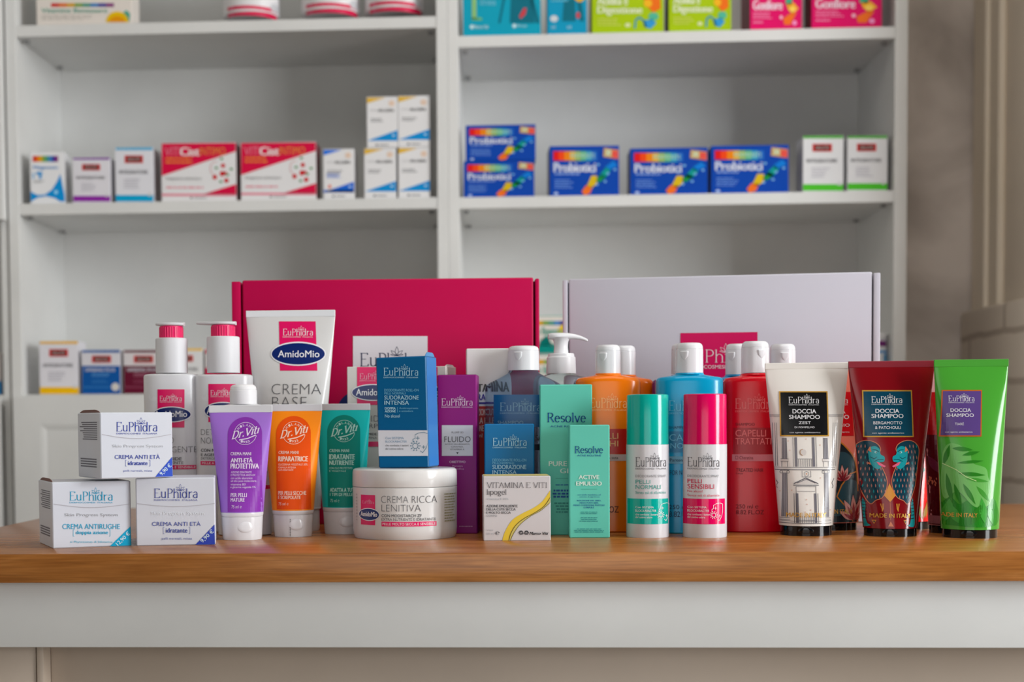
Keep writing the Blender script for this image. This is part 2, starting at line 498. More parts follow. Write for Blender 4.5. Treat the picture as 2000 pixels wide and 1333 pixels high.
def carton(name, label, group, Lp, Rp, base, top, dep, color, rz=0.0, z=ZT, y=None, rough=.38, tilt=0.0, top_color=None, sides=None, cat='box', flap=None, bev=.0006):
    """a folded card box: Lp and Rp are the picture columns of its front bottom corners"""
    mid = (Lp + Rp) / 2
    F = at_z(mid, base, z) if y is None else Vector((at_y(mid, base, y).x, y, z))
    r = math.radians(rz); c, q = math.cos(r), math.sin(r)
    T0 = Matrix.Translation(F) @ Matrix.Rotation(r, 4, 'Z'); I = T0.inverted()

    def lx(px):
        a = I @ CAM; d = I.to_3x3() @ ray(px, base); return (a + d * (-a.y / d.y)).x
    x0, x1 = lx(Lp), lx(Rp)
    w = x1 - x0
    loc = T0 @ Vector(((x0 + x1) / 2, dep / 2, 0))
    t = Thing(name, label, cat, group, loc, rz, tilt)
    t.y0 = -dep / 2; t.w = w; t.dep = dep
    t.h = t.L(mid, top)[1]
    m = M(color, rough) if isinstance(color, tuple) else color
    t.mat = m
    t.mb.box(-w / 2, -dep / 2, 0, w / 2, dep / 2, t.h, m, bev, 1)
    if top_color:
        t.mb.add([(-w / 2 + bev, -dep / 2 + bev, t.h + .0002), (w / 2 - bev, -dep / 2 + bev, t.h + .0002), (w / 2 - bev, dep / 2 - bev, t.h + .0002), (-w / 2 + bev, dep / 2 - bev, t.h + .0002)], [[0, 1, 2, 3]], M(top_color, rough))
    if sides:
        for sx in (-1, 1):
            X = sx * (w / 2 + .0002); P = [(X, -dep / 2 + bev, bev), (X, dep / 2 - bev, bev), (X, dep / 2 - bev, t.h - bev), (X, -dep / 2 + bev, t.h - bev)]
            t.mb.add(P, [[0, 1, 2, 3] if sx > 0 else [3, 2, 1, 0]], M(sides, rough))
    if flap:                                 # a rounded dust flap standing proud at one end of the lid
        sx, col, hgt = flap; n = 14; mb = MB(); X = sx * (w / 2 - .0012); vs = []
        for th in (0, -sx * .0008):
            for k in range(n + 1):
                u = k / n; vs.append((X + th, -dep / 2 + .002 + u * (dep - .004), t.h - .001 + hgt * min(1, 1.25 * math.sin(PI * u) ** .6)))
            for k in range(n, -1, -1):
                u = k / n; vs.append((X + th, -dep / 2 + .002 + u * (dep - .004), t.h - .001))
        k2 = 2 * (n + 1)
        fs = [list(range(k2)), list(range(k2, 2 * k2))[::-1]] + [[k, (k + 1) % k2, k2 + (k + 1) % k2, k2 + k] for k in range(k2)]
        mb.add(vs, fs, M(col, .6)); mb.build('dust_flap', t.o)
    return t


def turned(name, label, group, cx, base, b_front, cat, rz=0.0, z=ZT, y=None):
    """a bottle, jar or tube; b_front is the half depth of its foot in metres"""
    F = at_z(cx, base, z) if y is None else Vector((at_y(cx, base, y).x, y, z))
    d = Vector((F.x - CAM.x, F.y - CAM.y, 0)).normalized()
    t = Thing(name, label, cat, group, F + d * b_front, rz)
    t.flat = False; t.y0 = -b_front * .8
    t.s = (t.o.location - CAM).dot(CF) / FPX
    t.cx = cx
    return t


def rings(t, spec):
    """spec rows: (picture row, half width in pixels, half depth in mm or None when round, squareness)"""
    R = []
    for row in spec:
        py, hw, b, n = (list(row) + [2.0])[:4] if len(row) == 3 else row
        a = hw * t.s
        R.append((max(t.L(t.cx, py, 0)[1], 0.0), a, a if b is None else b / 1000, n))
    R.sort(key=lambda r: r[0])
    return R


def part_loft(t, name, spec, mat, n=72, label=None):
    mb = MB(); mb.loft(rings(t, spec), mat, n); return mb.build(name, t.o, label=label)


def flip_cap(t, y0, y1, hw, mat, notch=None, seam=True):
    h = y1 - y0
    mb = MB()
    mb.loft(rings(t, [(y1, hw, None), (y0 + h * .2, hw * .985, None), (y0 + h * .2 - .4, hw * .955, None), (y0 + h * .2 - 1, hw * .975, None), (y0 + h * .1, hw * .95, None), (y0 + h * .04, hw * .88, None), (y0, hw * .74, None)]), mat, 56)
    c = mb.build('flip_cap', t.o)
    if notch is not None:
        m2 = MB(); x, z = t.L(t.cx + notch, y0 + h * .36, -hw * t.s)
        a = hw * t.s; yy = -math.sqrt(max(a * a - x * x, 1e-8))
        m2.loft([(-.006, .0012, .0006, 2), (-.002, .0042, .0014, 2.4), (.003, .0048, .0018, 3), (.0036, .0044, .0012, 3)], M((226, 226, 230), .3), 28)
        o = m2.build('thumb_tab', c); o.location = (x, yy + .0006, z); o.rotation_euler = (0, 0, math.atan2(x, -yy))
    return c

# ================================================================== the room
CZ = CAM.z
SV = 2.895                                   # plane of the shelf fronts
SD = 0.30
BACK = SV + SD + 0.012                       # the plaster wall behind
XR = at_y(1912, 300, BACK).x                 # corner with the right wall
XL = -2.3

mb = MB(); mb.box(XL - .1, -3.2, -.02, 4.4, BACK + .1, 0, FLOOR); struct('floor', mb)
mb = MB(); mb.box(XL, BACK, 0, XR + .0995, BACK + .1, 2.75, PLASTER); struct('wall_back', mb)
mb = MB(); mb.box(XR, 2.62, 0, XR + .1, BACK, 2.75, SIDE_WALL); struct('wall_right', mb)
mb = MB(); mb.box(XL - .1, -.4, 2.75, 4.4, BACK + .1, 2.8, M((225, 223, 218), .8)); struct('ceiling', mb)
mb = MB(); mb.box(XL - .1, -.4, 0, XL, BACK, 2.75, M((226, 222, 214), .8)); struct('bounce_wall_left', mb)  # out of view, added to bounce light onto the products' left sides
mb = MB(); mb.box(XR + .1, BACK, 0, 4.3, BACK + .1, 2.75, SIDE_WALL); struct('wall_back_alcove', mb)
mb = MB(); mb.box(4.3, -3.2, 0, 4.4, BACK + .1, 2.75, SIDE_WALL); struct('wall_window_side', mb)
# beige corner strip on the right wall, over the painted stone dado
ya = BACK - .004
d_ = ray(1952, 300); yb = CAM.y + d_.y * ((XR - .012 - CAM.x) / d_.x)
ztop = at_y(1893, 607, BACK - .05).z
mb = MB(); mb.box(XR - .014, yb, ztop, XR, ya, 2.75, BEIGE, .003, 1)
mb.box(XR - .022, yb + (ya - yb) * .35, ztop, XR - .01, yb + (ya - yb) * .62, 2.75, BEIGE, .003, 1)
struct('trim_1', mb)
XD = at_y(1889, 700, BACK - .05).x
mb = MB(); mb.box(XD, 2.62, 0, XR, BACK, ztop, STONE, .008, 2); struct('wall_dado', mb)

# ------------------------------------------------------------------ shelving
PT = .0213
LX0 = -.919; LX1 = -.123; RX0 = -.082; RX1 = .718
Z_LT, Z_LM = CZ + .7276, CZ + .3928           # undersides of the left shelves
Z_RT, Z_RM = CZ + .690, CZ + .3917
Z_LOW = at_y(250, 770, SV).z                  # top of the base cabinets
ZTOP = CZ + 1.12


def unit(name, label, x0, x1, zs, low, ph_l, ph_r):
    """an open shelf unit: inner width x0..x1, shelves with undersides zs, on a base with two framed doors"""
    e = bpy.data.objects.new(name, None); COL.objects.link(e); e.location = ((x0 + x1) / 2, SV + SD / 2, 0)
    tag(e, label, 'shelf unit')
    ox, oy = e.location.x, e.location.y

    def b(nm, X0, Y0, Z0, X1, Y1, Z1, bev=.0008, par=None):
        m = MB(); m.box(X0 - ox, Y0 - oy, Z0, X1 - ox, Y1 - oy, Z1, WHITE_BOARD, bev, 1); return m.build(nm, par or e)
    b('side_panel', x0 - ph_l, SV, 0, x0, SV + SD, ZTOP)
    b('side_panel', x1, SV, 0, x1 + ph_r, SV + SD, ZTOP)
    b('back_panel', x0, SV + SD - .006, .08, x1, SV + SD, ZTOP - PT, .0002)
    b('top_panel', x0, SV, ZTOP - PT, x1, SV + SD - .006, ZTOP)
    b('cabinet_top', x0, SV + .002, low - PT, x1, SV + SD - .006, low)
    for z in zs:
        s = b('shelf', x0, SV + .001, z, x1, SV + SD - .006, z + PT)
        for X in (x0 + .012, x1 - .012):
            for Y in (SV + .03, SV + SD - .05):
                m = MB(); m.box(X - .005 - ox, Y - .004 - oy, z - .006, X + .005 - ox, Y + .004 - oy, z - .0002, M((150, 150, 150), .4), .001, 1)
                m.build('shelf_pin', s)
    b('plinth', x0, SV + .03, 0, x1, SV + SD - .01, .08)
    xm = (x0 + x1) / 2
    for X0, X1 in ((x0 - ph_l * .55, xm - .002), (xm + .002, x1 + ph_r * .55)):
        dr = b('cabinet_door', X0, SV - .020, .085, X1, SV - .006, low - .004, .001)
        f = .048; m = MB()
        A = [(X0 + .001 - ox, .086), (X1 - .001 - ox, .086), (X1 - .001 - ox, low - .005), (X0 + .001 - ox, low - .005)]
        y0, y1 = SV - .0262 - oy, SV - .020 - oy
        inn = [(A[0][0] + f, A[0][1] + f), (A[1][0] - f, A[1][1] + f), (A[2][0] - f, A[2][1] - f), (A[3][0] + f, A[3][1] - f)]
        in2 = [(inn[0][0] + .014, inn[0][1] + .014), (inn[1][0] - .014, inn[1][1] + .014), (inn[2][0] - .014, inn[2][1] - .014), (inn[3][0] + .014, inn[3][1] - .014)]
        vs = [(x, y1, z) for x, z in A] + [(x, y0, z) for x, z in A] + [(x, y0, z) for x, z in inn] + [(x, y1, z) for x, z in in2]
        fs = []
        for k in range(4):
            j = (k + 1) % 4
            fs += [[k, j, 4 + j, 4 + k], [4 + k, 4 + j, 8 + j, 8 + k], [8 + k, 8 + j, 12 + j, 12 + k], [12 + k, 12 + j, j, k]]
        m.add(vs, fs, WHITE_BOARD); m.build('door_frame', dr)
    return e


unit('shelving_unit', 'white open shelf unit on the left, with framed cabinet doors below its lowest shelf', LX0, LX1, [Z_LT - .335 * 0, Z_LM, Z_LT + .31], Z_LOW, PT * .98, PT * .98)
unit('shelving_unit', 'white open shelf unit on the right, beside the bare grey plaster wall', RX0, RX1, [Z_RT, Z_RM, Z_RT + .335], Z_LOW, PT * .93, PT * 1.12)
# the next unit along, of which only its right edge stands in the frame
e = bpy.data.objects.new('shelving_unit', None); COL.objects.link(e); e.location = (LX0 - .42, SV + SD / 2, 0)
tag(e, 'white shelf unit at the left edge, only its side and an overhead door in view', 'shelf unit')
XN = LX0 - PT - .0030
for nm, a in (('side_panel', (XN - .014, SV + .004, 0, XN, SV + SD, ZTOP)), ('back_panel', (XN - .7, SV + SD - .006, 0, XN - .014, SV + SD, ZTOP)),
              ('shelf', (XN - .7, SV + .004, Z_LOW - PT, XN - .014, SV + SD - .006, Z_LOW)), ('shelf', (XN - .7, SV + .004, Z_LM - .01, XN - .014, SV + SD - .006, Z_LM + PT - .01)),
              ('cabinet_door', (XN - .7, SV - .012, .085, XN - .016, SV + .002, Z_LOW - .005)), ('overhead_door', (XN - .7, SV - .022, at_y(4, 432, SV).z, XN + .0012, SV - .001, ZTOP))):
    m = MB(); m.box(a[0] - e.location.x, a[1] - e.location.y, a[2], a[3] - e.location.x, a[4] - e.location.y, a[5], WHITE_BOARD, .001, 1); m.build(nm, e)

# ------------------------------------------------------------------ the counter
YF = at_z(1000, 1080, ZT).y
dk = bpy.data.objects.new('counter_desk', None); COL.objects.link(dk); dk.location = (.1, YF + .38, 0)
tag(dk, 'counter with a thick oak worktop over a white front panel, carrying all the products', 'counter')


def dbox(nm, X0, Y0, Z0, X1, Y1, Z1, mat, bev=.001):
    m = MB(); m.box(X0 - .1, Y0 - YF - .38, Z0, X1 - .1, Y1 - YF - .38, Z1, mat, bev, 2); return m.build(nm, dk)


DX0, DX1 = -.634, .95
PANEL = noise_mat('beige_lacquer', (180, 164, 148), (190, 174, 158), 4, 0.45)
dbox('worktop', DX0, YF, ZT - .0292, DX1, YF + .79, ZT, OAK, .0012)
zb = at_y(1000, 1266, YF + .02).z
dbox('apron', DX0 + .012, YF + .02, zb, DX1 - .012, YF + .038, ZT - .0294, WHITE_BOARD)
xg = at_y(70.5, 1300, YF + .055).x
dbox('modesty_panel', xg + .0085, YF + .078, .04, DX1 - .03, YF + .094, zb + .03, PANEL)
dbox('leg', xg + .0008, YF + .054, 0, xg + .0083, YF + .70, zb + .03, PANEL)
dbox('end_panel', DX0 + .02, YF + .056, .04, xg - .0004, YF + .072, zb + .03, PANEL)
dbox('back_leg', DX1 - .05, YF + .1, 0, DX1 - .03, YF + .7, ZT - .0295, WHITE_BOARD)

# ================================================================== products on the counter
WH = (216, 216, 220)
W_INK = M((236, 236, 238), .35)
PINK = (226, 0, 96)
PK = M(PINK, .32)
GREY_INK = M((92, 92, 96), .4)
DARK_INK = M((52, 52, 58), .4)
PALE_INK = M((170, 172, 178), .4)
SILVER = M((196, 198, 204), .25, metal=.35)
BLACK = M((14, 14, 16), .3)

# ---- three small cream cartons
creams = [
    ('pale cream carton with turquoise print and turquoise price corner, lower left of the small pyramid', 103, 257, 1069.5, 941, .085, 26, (0, 160, 200), (0, 160, 202),
     [(136, 961, 220, 978), (105, 252, 985, 992), (126, 1003, 230, 1011), ('CREMA ANTIRUGHE', 122, 1024, 234, 1034), ('doppia azione', 148, 1037, 211, 1046, 143, 215), ('ai Phytosomes di Silimarina', 137, 1057, 220, 1062), ((214.5, 1068.5), (254.5, 1029), (256.5, 1067.5)), ('12,90 €', 240, 1053, 33)], ZT),
    ('pale cream carton with blue print and blue price corner, lower right of the small pyramid', 266.5, 421, 1066, 934, .085, 10, (46, 62, 150), (10, 50, 170),
     [(301, 955, 386, 973), (268, 419, 984, 990), (295, 1000, 399, 1008), ('CREMA ANTI ETÀ', 297, 1018, 392, 1028), ('idratante', 324, 1032, 366, 1041, 319, 371), ('pelli normali, miste', 316, 1050, 375, 1056), ((382, 1064.5), (419, 1025), (420, 1064)), ('9,90 €', 404.5, 1048, 31)], ZT),
    ('pale cream carton with blue print, on top of the small pyramid of three', 197, 338, 934.5, 806, .085, 31, (40, 62, 160), (24, 70, 190),
     [(227, 825, 307, 843), (199, 334, 849, 857), (219, 869, 318, 876), ('CREMA ANTI ETÀ', 224, 887, 312, 897), ('idratante', 250, 901, 288, 909, 245, 293), ('pelli normali, miste', 241, 918, 297, 923), ((303, 932), (336, 893), (337, 931)), ('9,90 €', 323, 918, 27)], None),
]
low_h = []
for (lab, Lx, Rx, ba, tp, dep, rz, ink, tri, pr, z) in creams:
    if z is None: z = ZT + max(low_h) + .0006
    t = carton('cream_carton', lab, 'small cream cartons stacked in a pyramid', Lx, Rx, ba, tp, dep, (205, 208, 218), rz, z, rough=.34, flap=(-1, (118, 84, 78), .0042), bev=.001)
    if z == ZT: low_h.append(t.h)
    I_ = M(ink, .35); I2 = M(tuple(int(c * .7 + 60) for c in ink), .35)
    t.logo(*pr[0], I_)
    a, b, ya, yb = pr[1]
    mid = (a + b) / 2; n = 16
    arcp = [(a + (b - a) * k / n, ya + (yb - ya) * math.sin(PI * k / n) - (ya - yb) * 0 + (0)) for k in range(n + 1)]
    t.line(arcp, .5, M((176, 172, 180), .3), 2, w0=1.3)
    x0, y0, x1, y1 = pr[2]; t.text('Skin Progress System', x0, y0, x1, y1, SILVER)
    s_, x0, y0, x1, y1 = pr[3]; t.text(s_, x0, y0, x1, y1, I_)
    s_, x0, y0, x1, y1, bl, br = pr[4]; t.text(s_, x0, y0, x1, y1, I_, .016)
    for X, dx in ((bl, 2.4), (br, -2.4)): t.line([(X + dx, y0 - 1.5), (X, y0 - 1.5), (X, y1 + 2), (X + dx, y1 + 2)], .7, I2)
    s_, x0, y0, x1, y1 = pr[5]; t.text(s_, x0, y0, x1, y1, I2)
    t.poly(list(pr[6]), M(tri, .3), 2)
    s_, X, Y, wd = pr[7]; t.text(s_, X - wd / 2, Y - 4.6, X + wd / 2, Y + 4.6, M((214, 232, 240), .35), .01, 4, rot=44)
    # small print on the left flank
    X = -t.w / 2 - .0002; vs = []; fs = []
    for r in range(9):
        zz = t.h * .86 - r * .0022; L_ = rnd.uniform(.75, 1)
        k = len(vs); vs += [(X, -dep / 2 + .010, zz), (X, -dep / 2 + .010, zz - .0011), (X, -dep / 2 + .010 + (dep - .018) * L_, zz - .0011), (X, -dep / 2 + .010 + (dep - .018) * L_, zz)]
        fs.append([k + 3, k + 2, k + 1, k])
    for r in range(4):
        zz = t.h * .3 - r * .0026; k = len(vs)
        vs += [(X, -dep / 2 + .014, zz), (X, -dep / 2 + .014, zz - .0014), (X, dep / 2 - .01, zz - .0014), (X, dep / 2 - .01, zz)]; fs.append([k + 3, k + 2, k + 1, k])
    t.mb.add(vs, fs, M((104, 104, 116), .5))
    t.done('carton_body')


# ---- two pump bottles with pink collars
def lotion_pump(label, cx, hw, base, y_sh, neck, coll, noz, pr):
    t = turned('pump_bottle', label, 'white pump bottles with pink collars', cx, base, .021, 'bottle')
    t.rings = rings(t, [(base, hw * .95, 19.5, 2.5), (base - 5, hw, 21, 2.5), (y_sh + 5, hw, 21, 2.5), (y_sh + 2, hw * .985, 20.5, 2.5), (y_sh, hw * .93, 19, 2.5), (y_sh - 1, hw * .8, 17, 2.3)])
    t.mb.loft(t.rings, M(WH, .26), 84)
    nx, n0, n1, nh = neck
    dx = nx - cx; off = dx * t.s
    mat = M((214, 214, 218), .38)
    for nm, spec, m in (('neck_collar', [(n1, nh, None), (n0 + 3, nh, None), (n0 + 1, nh * .975, None), (n0, nh * .92, None)], mat),
                        ('collar', [(coll[1], coll[2], None), (coll[0] + 1, coll[2], None), (coll[0], coll[2] * .97, None)], PK)):
        o = part_loft(t, nm, spec, m, 64); o.location.x = off
        if nm == 'collar':
            m2 = MB(); R = rings(t, [(coll[1] - 1, 1, None), (coll[0] + 2, 1, None)]); z0, z1 = R[0][0], R[-1][0]; r = coll[2] * t.s
            for k in range(30):
                a = 2 * PI * k / 30; x, y = r * math.cos(a), r * math.sin(a)
                m2.box(x - .0006, y - .0006, z0, x + .0006, y + .0006, z1, PK, .0003, 1)
            m2.build('grip_ribs', o)
    x0, x1, y0, y1 = noz
    a = t.L(x0, y1, 0); b_ = t.L(x1, y0, 0)
    m2 = MB(); zc = (a[1] + b_[1]) / 2; hh = abs(b_[1] - a[1]) / 2; rr = coll[2] * t.s
    m2.sweep([(a[0], 0, zc + .0006, .0038, hh * .7), (a[0] + .001, 0, zc + .0006, .0046, hh * .8), (off - rr * .9, 0, zc, .0085, hh * .9), (off - rr * .3, 0, zc, rr * .9, hh), (off + rr * .5, 0, zc, rr * .85, hh), (b_[0] - .0006, 0, zc, rr * .45, hh * .95)], mat)
    o = m2.build('nozzle', t.o)
    for f in pr: f(t)
    t.done('bottle_body')


def pr_a(t):
    t.rect(309, 761, 361, 835.5, PK, 1); t.logo(313.5, 774, 356, 783.5, W_INK, 2)
    t.oval_mark(336.5, 810, 37, 15.5, 303, 803, 366, 815)
    t.text('O', 334, 855, 341, 866, GREY_INK, -.02)
    t.text('DETERGENTE', 291, 872.5, 384, 884, GREY_INK, -.02)
    t.text('CON AMIDE', 298, 893.5, 356, 899.5, DARK_INK, .016); t.text('E EMOLLIENTE', 298, 901.5, 359.5, 907, GREY_INK)
    t.rect(292, 909, 384.5, 917, PK, 1); t.text('PELLE SECCA E SENSIBILE', 296, 910.8, 381, 915, W_INK, 0, 2)


def pr_b(t):
    t.rect(408, 750.5, 461, 825, PK, 1); t.logo(412.5, 763, 457, 773, W_INK, 2)
    t.oval_mark(437, 803, 38, 17.5, 405, 796, 470, 809)
    t.text('DETERGENTE', 392.5, 839, 484, 850, GREY_INK, -.02); t.text('NON', 392.5, 855, 424, 867, GREY_INK, -.02)
    t.text('CON MODISTARCH', 392.5, 877, 470, 883, DARK_INK, .016); t.text('E AGENTE', 392.5, 886, 434, 891.5, DARK_INK, .012)
    t.text('DETERGENTE', 392.5, 893.5, 436, 898, GREY_INK); t.rect(391.5, 901, 484, 909, PK, 1); t.text('PELLE A TENDENZA', 395, 903, 460, 907, W_INK, 0, 2)


lotion_pump('white pump bottle with pink collar, leftmost, behind the small cream cartons', 340, 54, 1041, 732, (340.5, 661, 729.5, 30.8), (638, 661, 22.3), (305, 361, 630, 638.5), [pr_a])
lotion_pump('white pump bottle with pink collar, behind the purple hand cream tube', 441.5, 56.5, 1041, 733, (441, 658, 729, 31.8), (636, 658.5, 22.5), (384.5, 461.5, 628, 636.5), [pr_b])

# ---- white bottle with a small flip cap, behind the purple and orange tubes
t = turned('flip_cap_bottle', 'white bottle with plain white flip cap, squeezed behind the purple and orange tubes', None, 479, 1047.5, .019, 'bottle')
t.rings = rings(t, [(1047.5, 48, 17, 2.4), (1043, 52, 19, 2.4), (806, 52, 19, 2.4), (798, 50, 18.5, 2.3), (793, 43, 17, 2.2), (789.5, 27, 13, 2.1)])
t.mb.loft(t.rings, M(WH, .26), 72)
t.rect(440, 948.5, 525, 956, PK, 1); t.greek(438, 872, 524, 930, 6, PALE_INK)
t.done('bottle_body')
part_loft(t, 'flip_cap', [(790, 26.3, None), (770, 26.5, None), (763, 26.3, None), (762.3, 25, None), (761.5, 25, None), (760.8, 25.6, None), (756, 24.5, None), (752.5, 21, None), (751.8, 17, None)], M((230, 230, 232), .35), 56)


# ---- hand cream tubes
def squeeze_tube(name, label, group, cx, base, cap_y, cap_hw, body_hw, y_cr, y_top, top_hw, body, crimp, cap, cap_hw2=None, lead=0, rz=0.0, seal_skew=0.0, rough=.3, top_cx=None, fold=.0012, cat='tube', coat=0.0):
    """a tube standing on its cap: round at the foot, flat where it is sealed"""
    t = turned(name, label, group, cx, base, 0.0, cat, rz)
    r = cap_hw * t.s
    F = at_z(cx, base); d = Vector((F.x - CAM.x, F.y - CAM.y, 0)).normalized()
    t.o.location = F + d * r
    t.mw = Matrix.Translation(t.o.location) @ t.o.rotation_euler.to_matrix().to_4x4(); t.inv = t.mw.inverted(); t.y0 = -r * .7
    t.s = (t.o.location - CAM).dot(CF) / FPX
    rb = body_hw * t.s * 1000
    n = 12; spec = []
    for k in range(n + 1):
        u = k / n; y = cap_y + (y_cr - cap_y) * u
        spec.append((y, body_hw + (top_hw - body_hw) * (u ** 1.05), max(rb * (1 - u) ** .82, fold * 1000), 2.0 + .5 * u))
    t.rings = rings(t, spec)
    t.mb.loft(t.rings, body, 88)
    # flat sealed end
    zt0, zt1 = t.rings[-1][0], t.L(cx, y_top, 0)[1]
    a = top_hw * t.s
    m = MB(); m.box(-a, -fold, zt0 - .0002, a, fold, zt1, crimp, .0004, 1)
    o = m.build('sealed_end', t.o)
    if seal_skew: o.rotation_euler = (0, 0, 0)
    capo = None
    h = base - cap_y; c2 = cap_hw2 or cap_hw
    if lead:
        m = MB(); m.loft(rings(t, [(cap_y + lead, cap_hw * 1.0, None), (cap_y + lead * .5, body_hw, None), (cap_y + .2, body_hw * .999, None)]), cap, 72); m.build('shoulder', t.o)
    part = [(base, c2 * .9, None), (base - h * .06, c2 * .975, None), (base - h * .16, c2, None), (cap_y + lead + 1.0, cap_hw, None), (cap_y + lead + .3, cap_hw * .985, None)]
    capo = part_loft(t, 'cap', part, cap, 72)
    t.capo = capo; t.rcap = (c2 + (cap_hw - c2) * .45) * t.s
    return t


def thumb(t, px, py, wx, wz, mat):
    """the moulded thumb rest of a flip cap"""
    m = MB(); x, z = t.L(px, py, -t.rcap)
    yy = -math.sqrt(max(t.rcap ** 2 - x * x, 1e-8)); n = 28
    vs = []; fs = []
    for k, (f, dep) in enumerate(((1.0, .0010), (.97, -.0001), (.85, -.0005), (.5, -.0006), (.2, -.0006))):
        for i in range(n):
            q = 2 * PI * i / n; xx = wx * f * math.cos(q); vs.append((xx, dep + t.rcap - math.sqrt(t.rcap ** 2 - xx * xx), wz * f * math.sin(q) * (1 if math.sin(q) > 0 else .75)))
    for k in range(4):
        for i in range(n):
            j = (i + 1) % n; fs.append([k * n + i, k * n + j, (k + 1) * n + j, (k + 1) * n + i])
    fs.append([4 * n + i for i in range(n)])
    m.add(vs, fs, mat); o = m.build('thumb_rest', t.capo); o.location = (x, yy, z); o.rotation_euler = (0, 0, math.atan2(x, -yy) if True else 0)


def hand_cream(label, cx, base, cap_y, cap_hw, body_hw, y_cr, y_top, top_hw, col, pan, ink, P, lines, dx=0, dotted=None):
    t = squeeze_tube('hand_cream_tube', label, 'white-capped hand cream tubes in a row', cx, base, cap_y, cap_hw, body_hw, y_cr, y_top, top_hw, M(col, .36), M((214, 214, 218), .4), M((218, 218, 222), .14), cap_hw * .95, lead=8)
    x0, x1, y0, y1 = P                           # the arched panel
    cxp = (x0 + x1) / 2; rx = (x1 - x0) / 2; ry = rx * 1.0
    foot = 4
    pts = [(x1 + 1 + foot * .2, y1), (x1, y0 + ry)] + arc(cxp, y0 + ry, rx, -ry, 0, 180, 18)[1:-1] + [(x0, y0 + ry), (x0 + foot, y1)]
    pm = MB(); t.poly(pts, M(pan, .36), 1)
    c = M(ink, .35); u = rx / 33.0
    # round seal with script name across it
    X, Y = cxp + 1 * u, y0 + 32 * u; R = 21.5 * u
    t.line(arc(X, Y, R, R, 195, 335, 18), .9, c, 3); t.line(arc(X, Y, R, R, 10, 155, 18), .9, c, 3)
    for word, a0, a1, rad in (('MILANO', 145, 38, 16.5), ('1933', -112, -66, -16.5)):
        for k, ch in enumerate(word):
            a = a0 + (a1 - a0) * k / (len(word) - 1); q = math.radians(a); rr = abs(rad) * u
            gx, gy = X + rr * math.cos(q), Y - rr * math.sin(q)
            t.text(ch, gx - 1.9 * u, gy - 2.3 * u, gx + 1.9 * u, gy + 2.3 * u, c, .012, 3, rot=(a - 90) if rad > 0 else (a + 90))
    t.serif('Dr.Viti', X - 26 * u, Y - 3 * u, X + 24 * u, Y + 11 * u, c, 4, w0=.11, w1=.17, shear=.25, rise=12 * u)
    t.line([(X - 11 * u, Y + 12.5 * u), (X + 5 * u, Y + 9.5 * u), (X + 20 * u, Y + 3 * u)], 1.6, c, 4, w0=2.2 * u)
    for (s_, a, b, c0, d, wgt) in lines: t.text(s_, a, b, c0, d, c, wgt)
    t.done('tube_body')
    thumb(t, cx + 6 * u, base - (base - cap_y) * .44, 15.5 * u * t.s, 13 * u * t.s, M((218, 218, 222), .16))
    return t


t = hand_cream('purple hand cream tube, leftmost of the three coloured tubes with white caps', 473.5, 1056.5, 1000, 40.5, 41.8, 806, 792, 62, (160, 112, 206), (134, 52, 168), (226, 208, 234), (442, 509, 815, 1000),
               [('CREMA MANI', 449, 884, 489, 890, .02), ('ANTI-ETÀ', 450, 893.5, 492, 904, .03), ('PROTETTIVA', 450, 906, 504, 916, .03), ('AZIONE IDRATANTE', 451, 921, 491, 925, 0), ('E PROTETTIVA ANTI-UV', 451, 926.5, 498, 930.5, 0), ('con acido ialuronico', 451, 932, 493, 936.5, 0), ('ad alto peso molecolare,', 451, 938, 501, 943, 0), ('vitamina B3', 451, 944.5, 480, 948.5, 0), ('e glicerina vegetale 5%', 451, 950, 499, 955, 0), ('PER PELLI', 452, 963.5, 483, 971, .02), ('MATURE', 452, 973, 479, 980, .02), ('75 ml ℮', 454, 987, 474, 993, 0)])
t = hand_cream('orange hand cream tube, between the purple and the green tube', 573, 1050.5, 996, 39, 40.8, 803.5, 790, 59, (255, 142, 22), (236, 82, 8), (250, 214, 190), (537, 605, 813, 995),
               [('CREMA MANI', 543, 881.5, 582, 887.5, .02), ('RIPARATRICE', 543, 892, 600, 902, .03), ('GLICERINA VEGETALE 30%', 543, 906, 600, 910, 0), ('FORMULA INTENSA', 543, 912, 578, 915.5, 0), ('ANTI IDRATANTE', 543, 917, 573, 920.5, 0), ('PER PELLI SECCHE', 544, 959.5, 598, 967, .02), ('E SCREPOLATE', 544, 968.5, 588, 975, .02), ('75 ml ℮', 545, 981.5, 565, 987, 0)])
# tear strip of printed dots on the orange tube's cap
m = MB(); vs = []; fs = []
for k in range(12):
    x, z = t.L(567, 1012 + k * 3.2, -t.rcap); yy = -math.sqrt(t.rcap ** 2 - x * x) - .0004
    n = len(vs); vs += [(x + .0006 * math.cos(a * PI / 4), yy, z + .0006 * math.sin(a * PI / 4)) for a in range(8)]; fs.append(list(range(n, n + 8)))
m.add(vs, fs, BLACK); m.build('dotted_line', t.capo)
t = hand_cream('green hand cream tube, between the orange tube and the big white jar', 672, 1045, 990, 40, 41.5, 801.5, 789, 53.5, (22, 190, 186), (6, 134, 120), (176, 222, 212), (637, 702, 811, 990),
               [('CREMA MANI', 642.5, 878, 681, 884, .02), ('IDRATANTE', 642.5, 888, 692, 898, .03), ('NUTRIENTE', 643, 900, 690.5, 909, .03), ('CON OLIO PROTETTIVO', 643, 913, 688, 917, 0), ('E VEGETALE', 643, 919, 676, 922, 0), ('ADATTA A TUTTI', 645, 953.5, 697, 961, .02), ('I TIPI DI PELLE', 645, 963, 690, 969, .02), ('75 ml ℮', 646, 975, 664, 981, 0)])

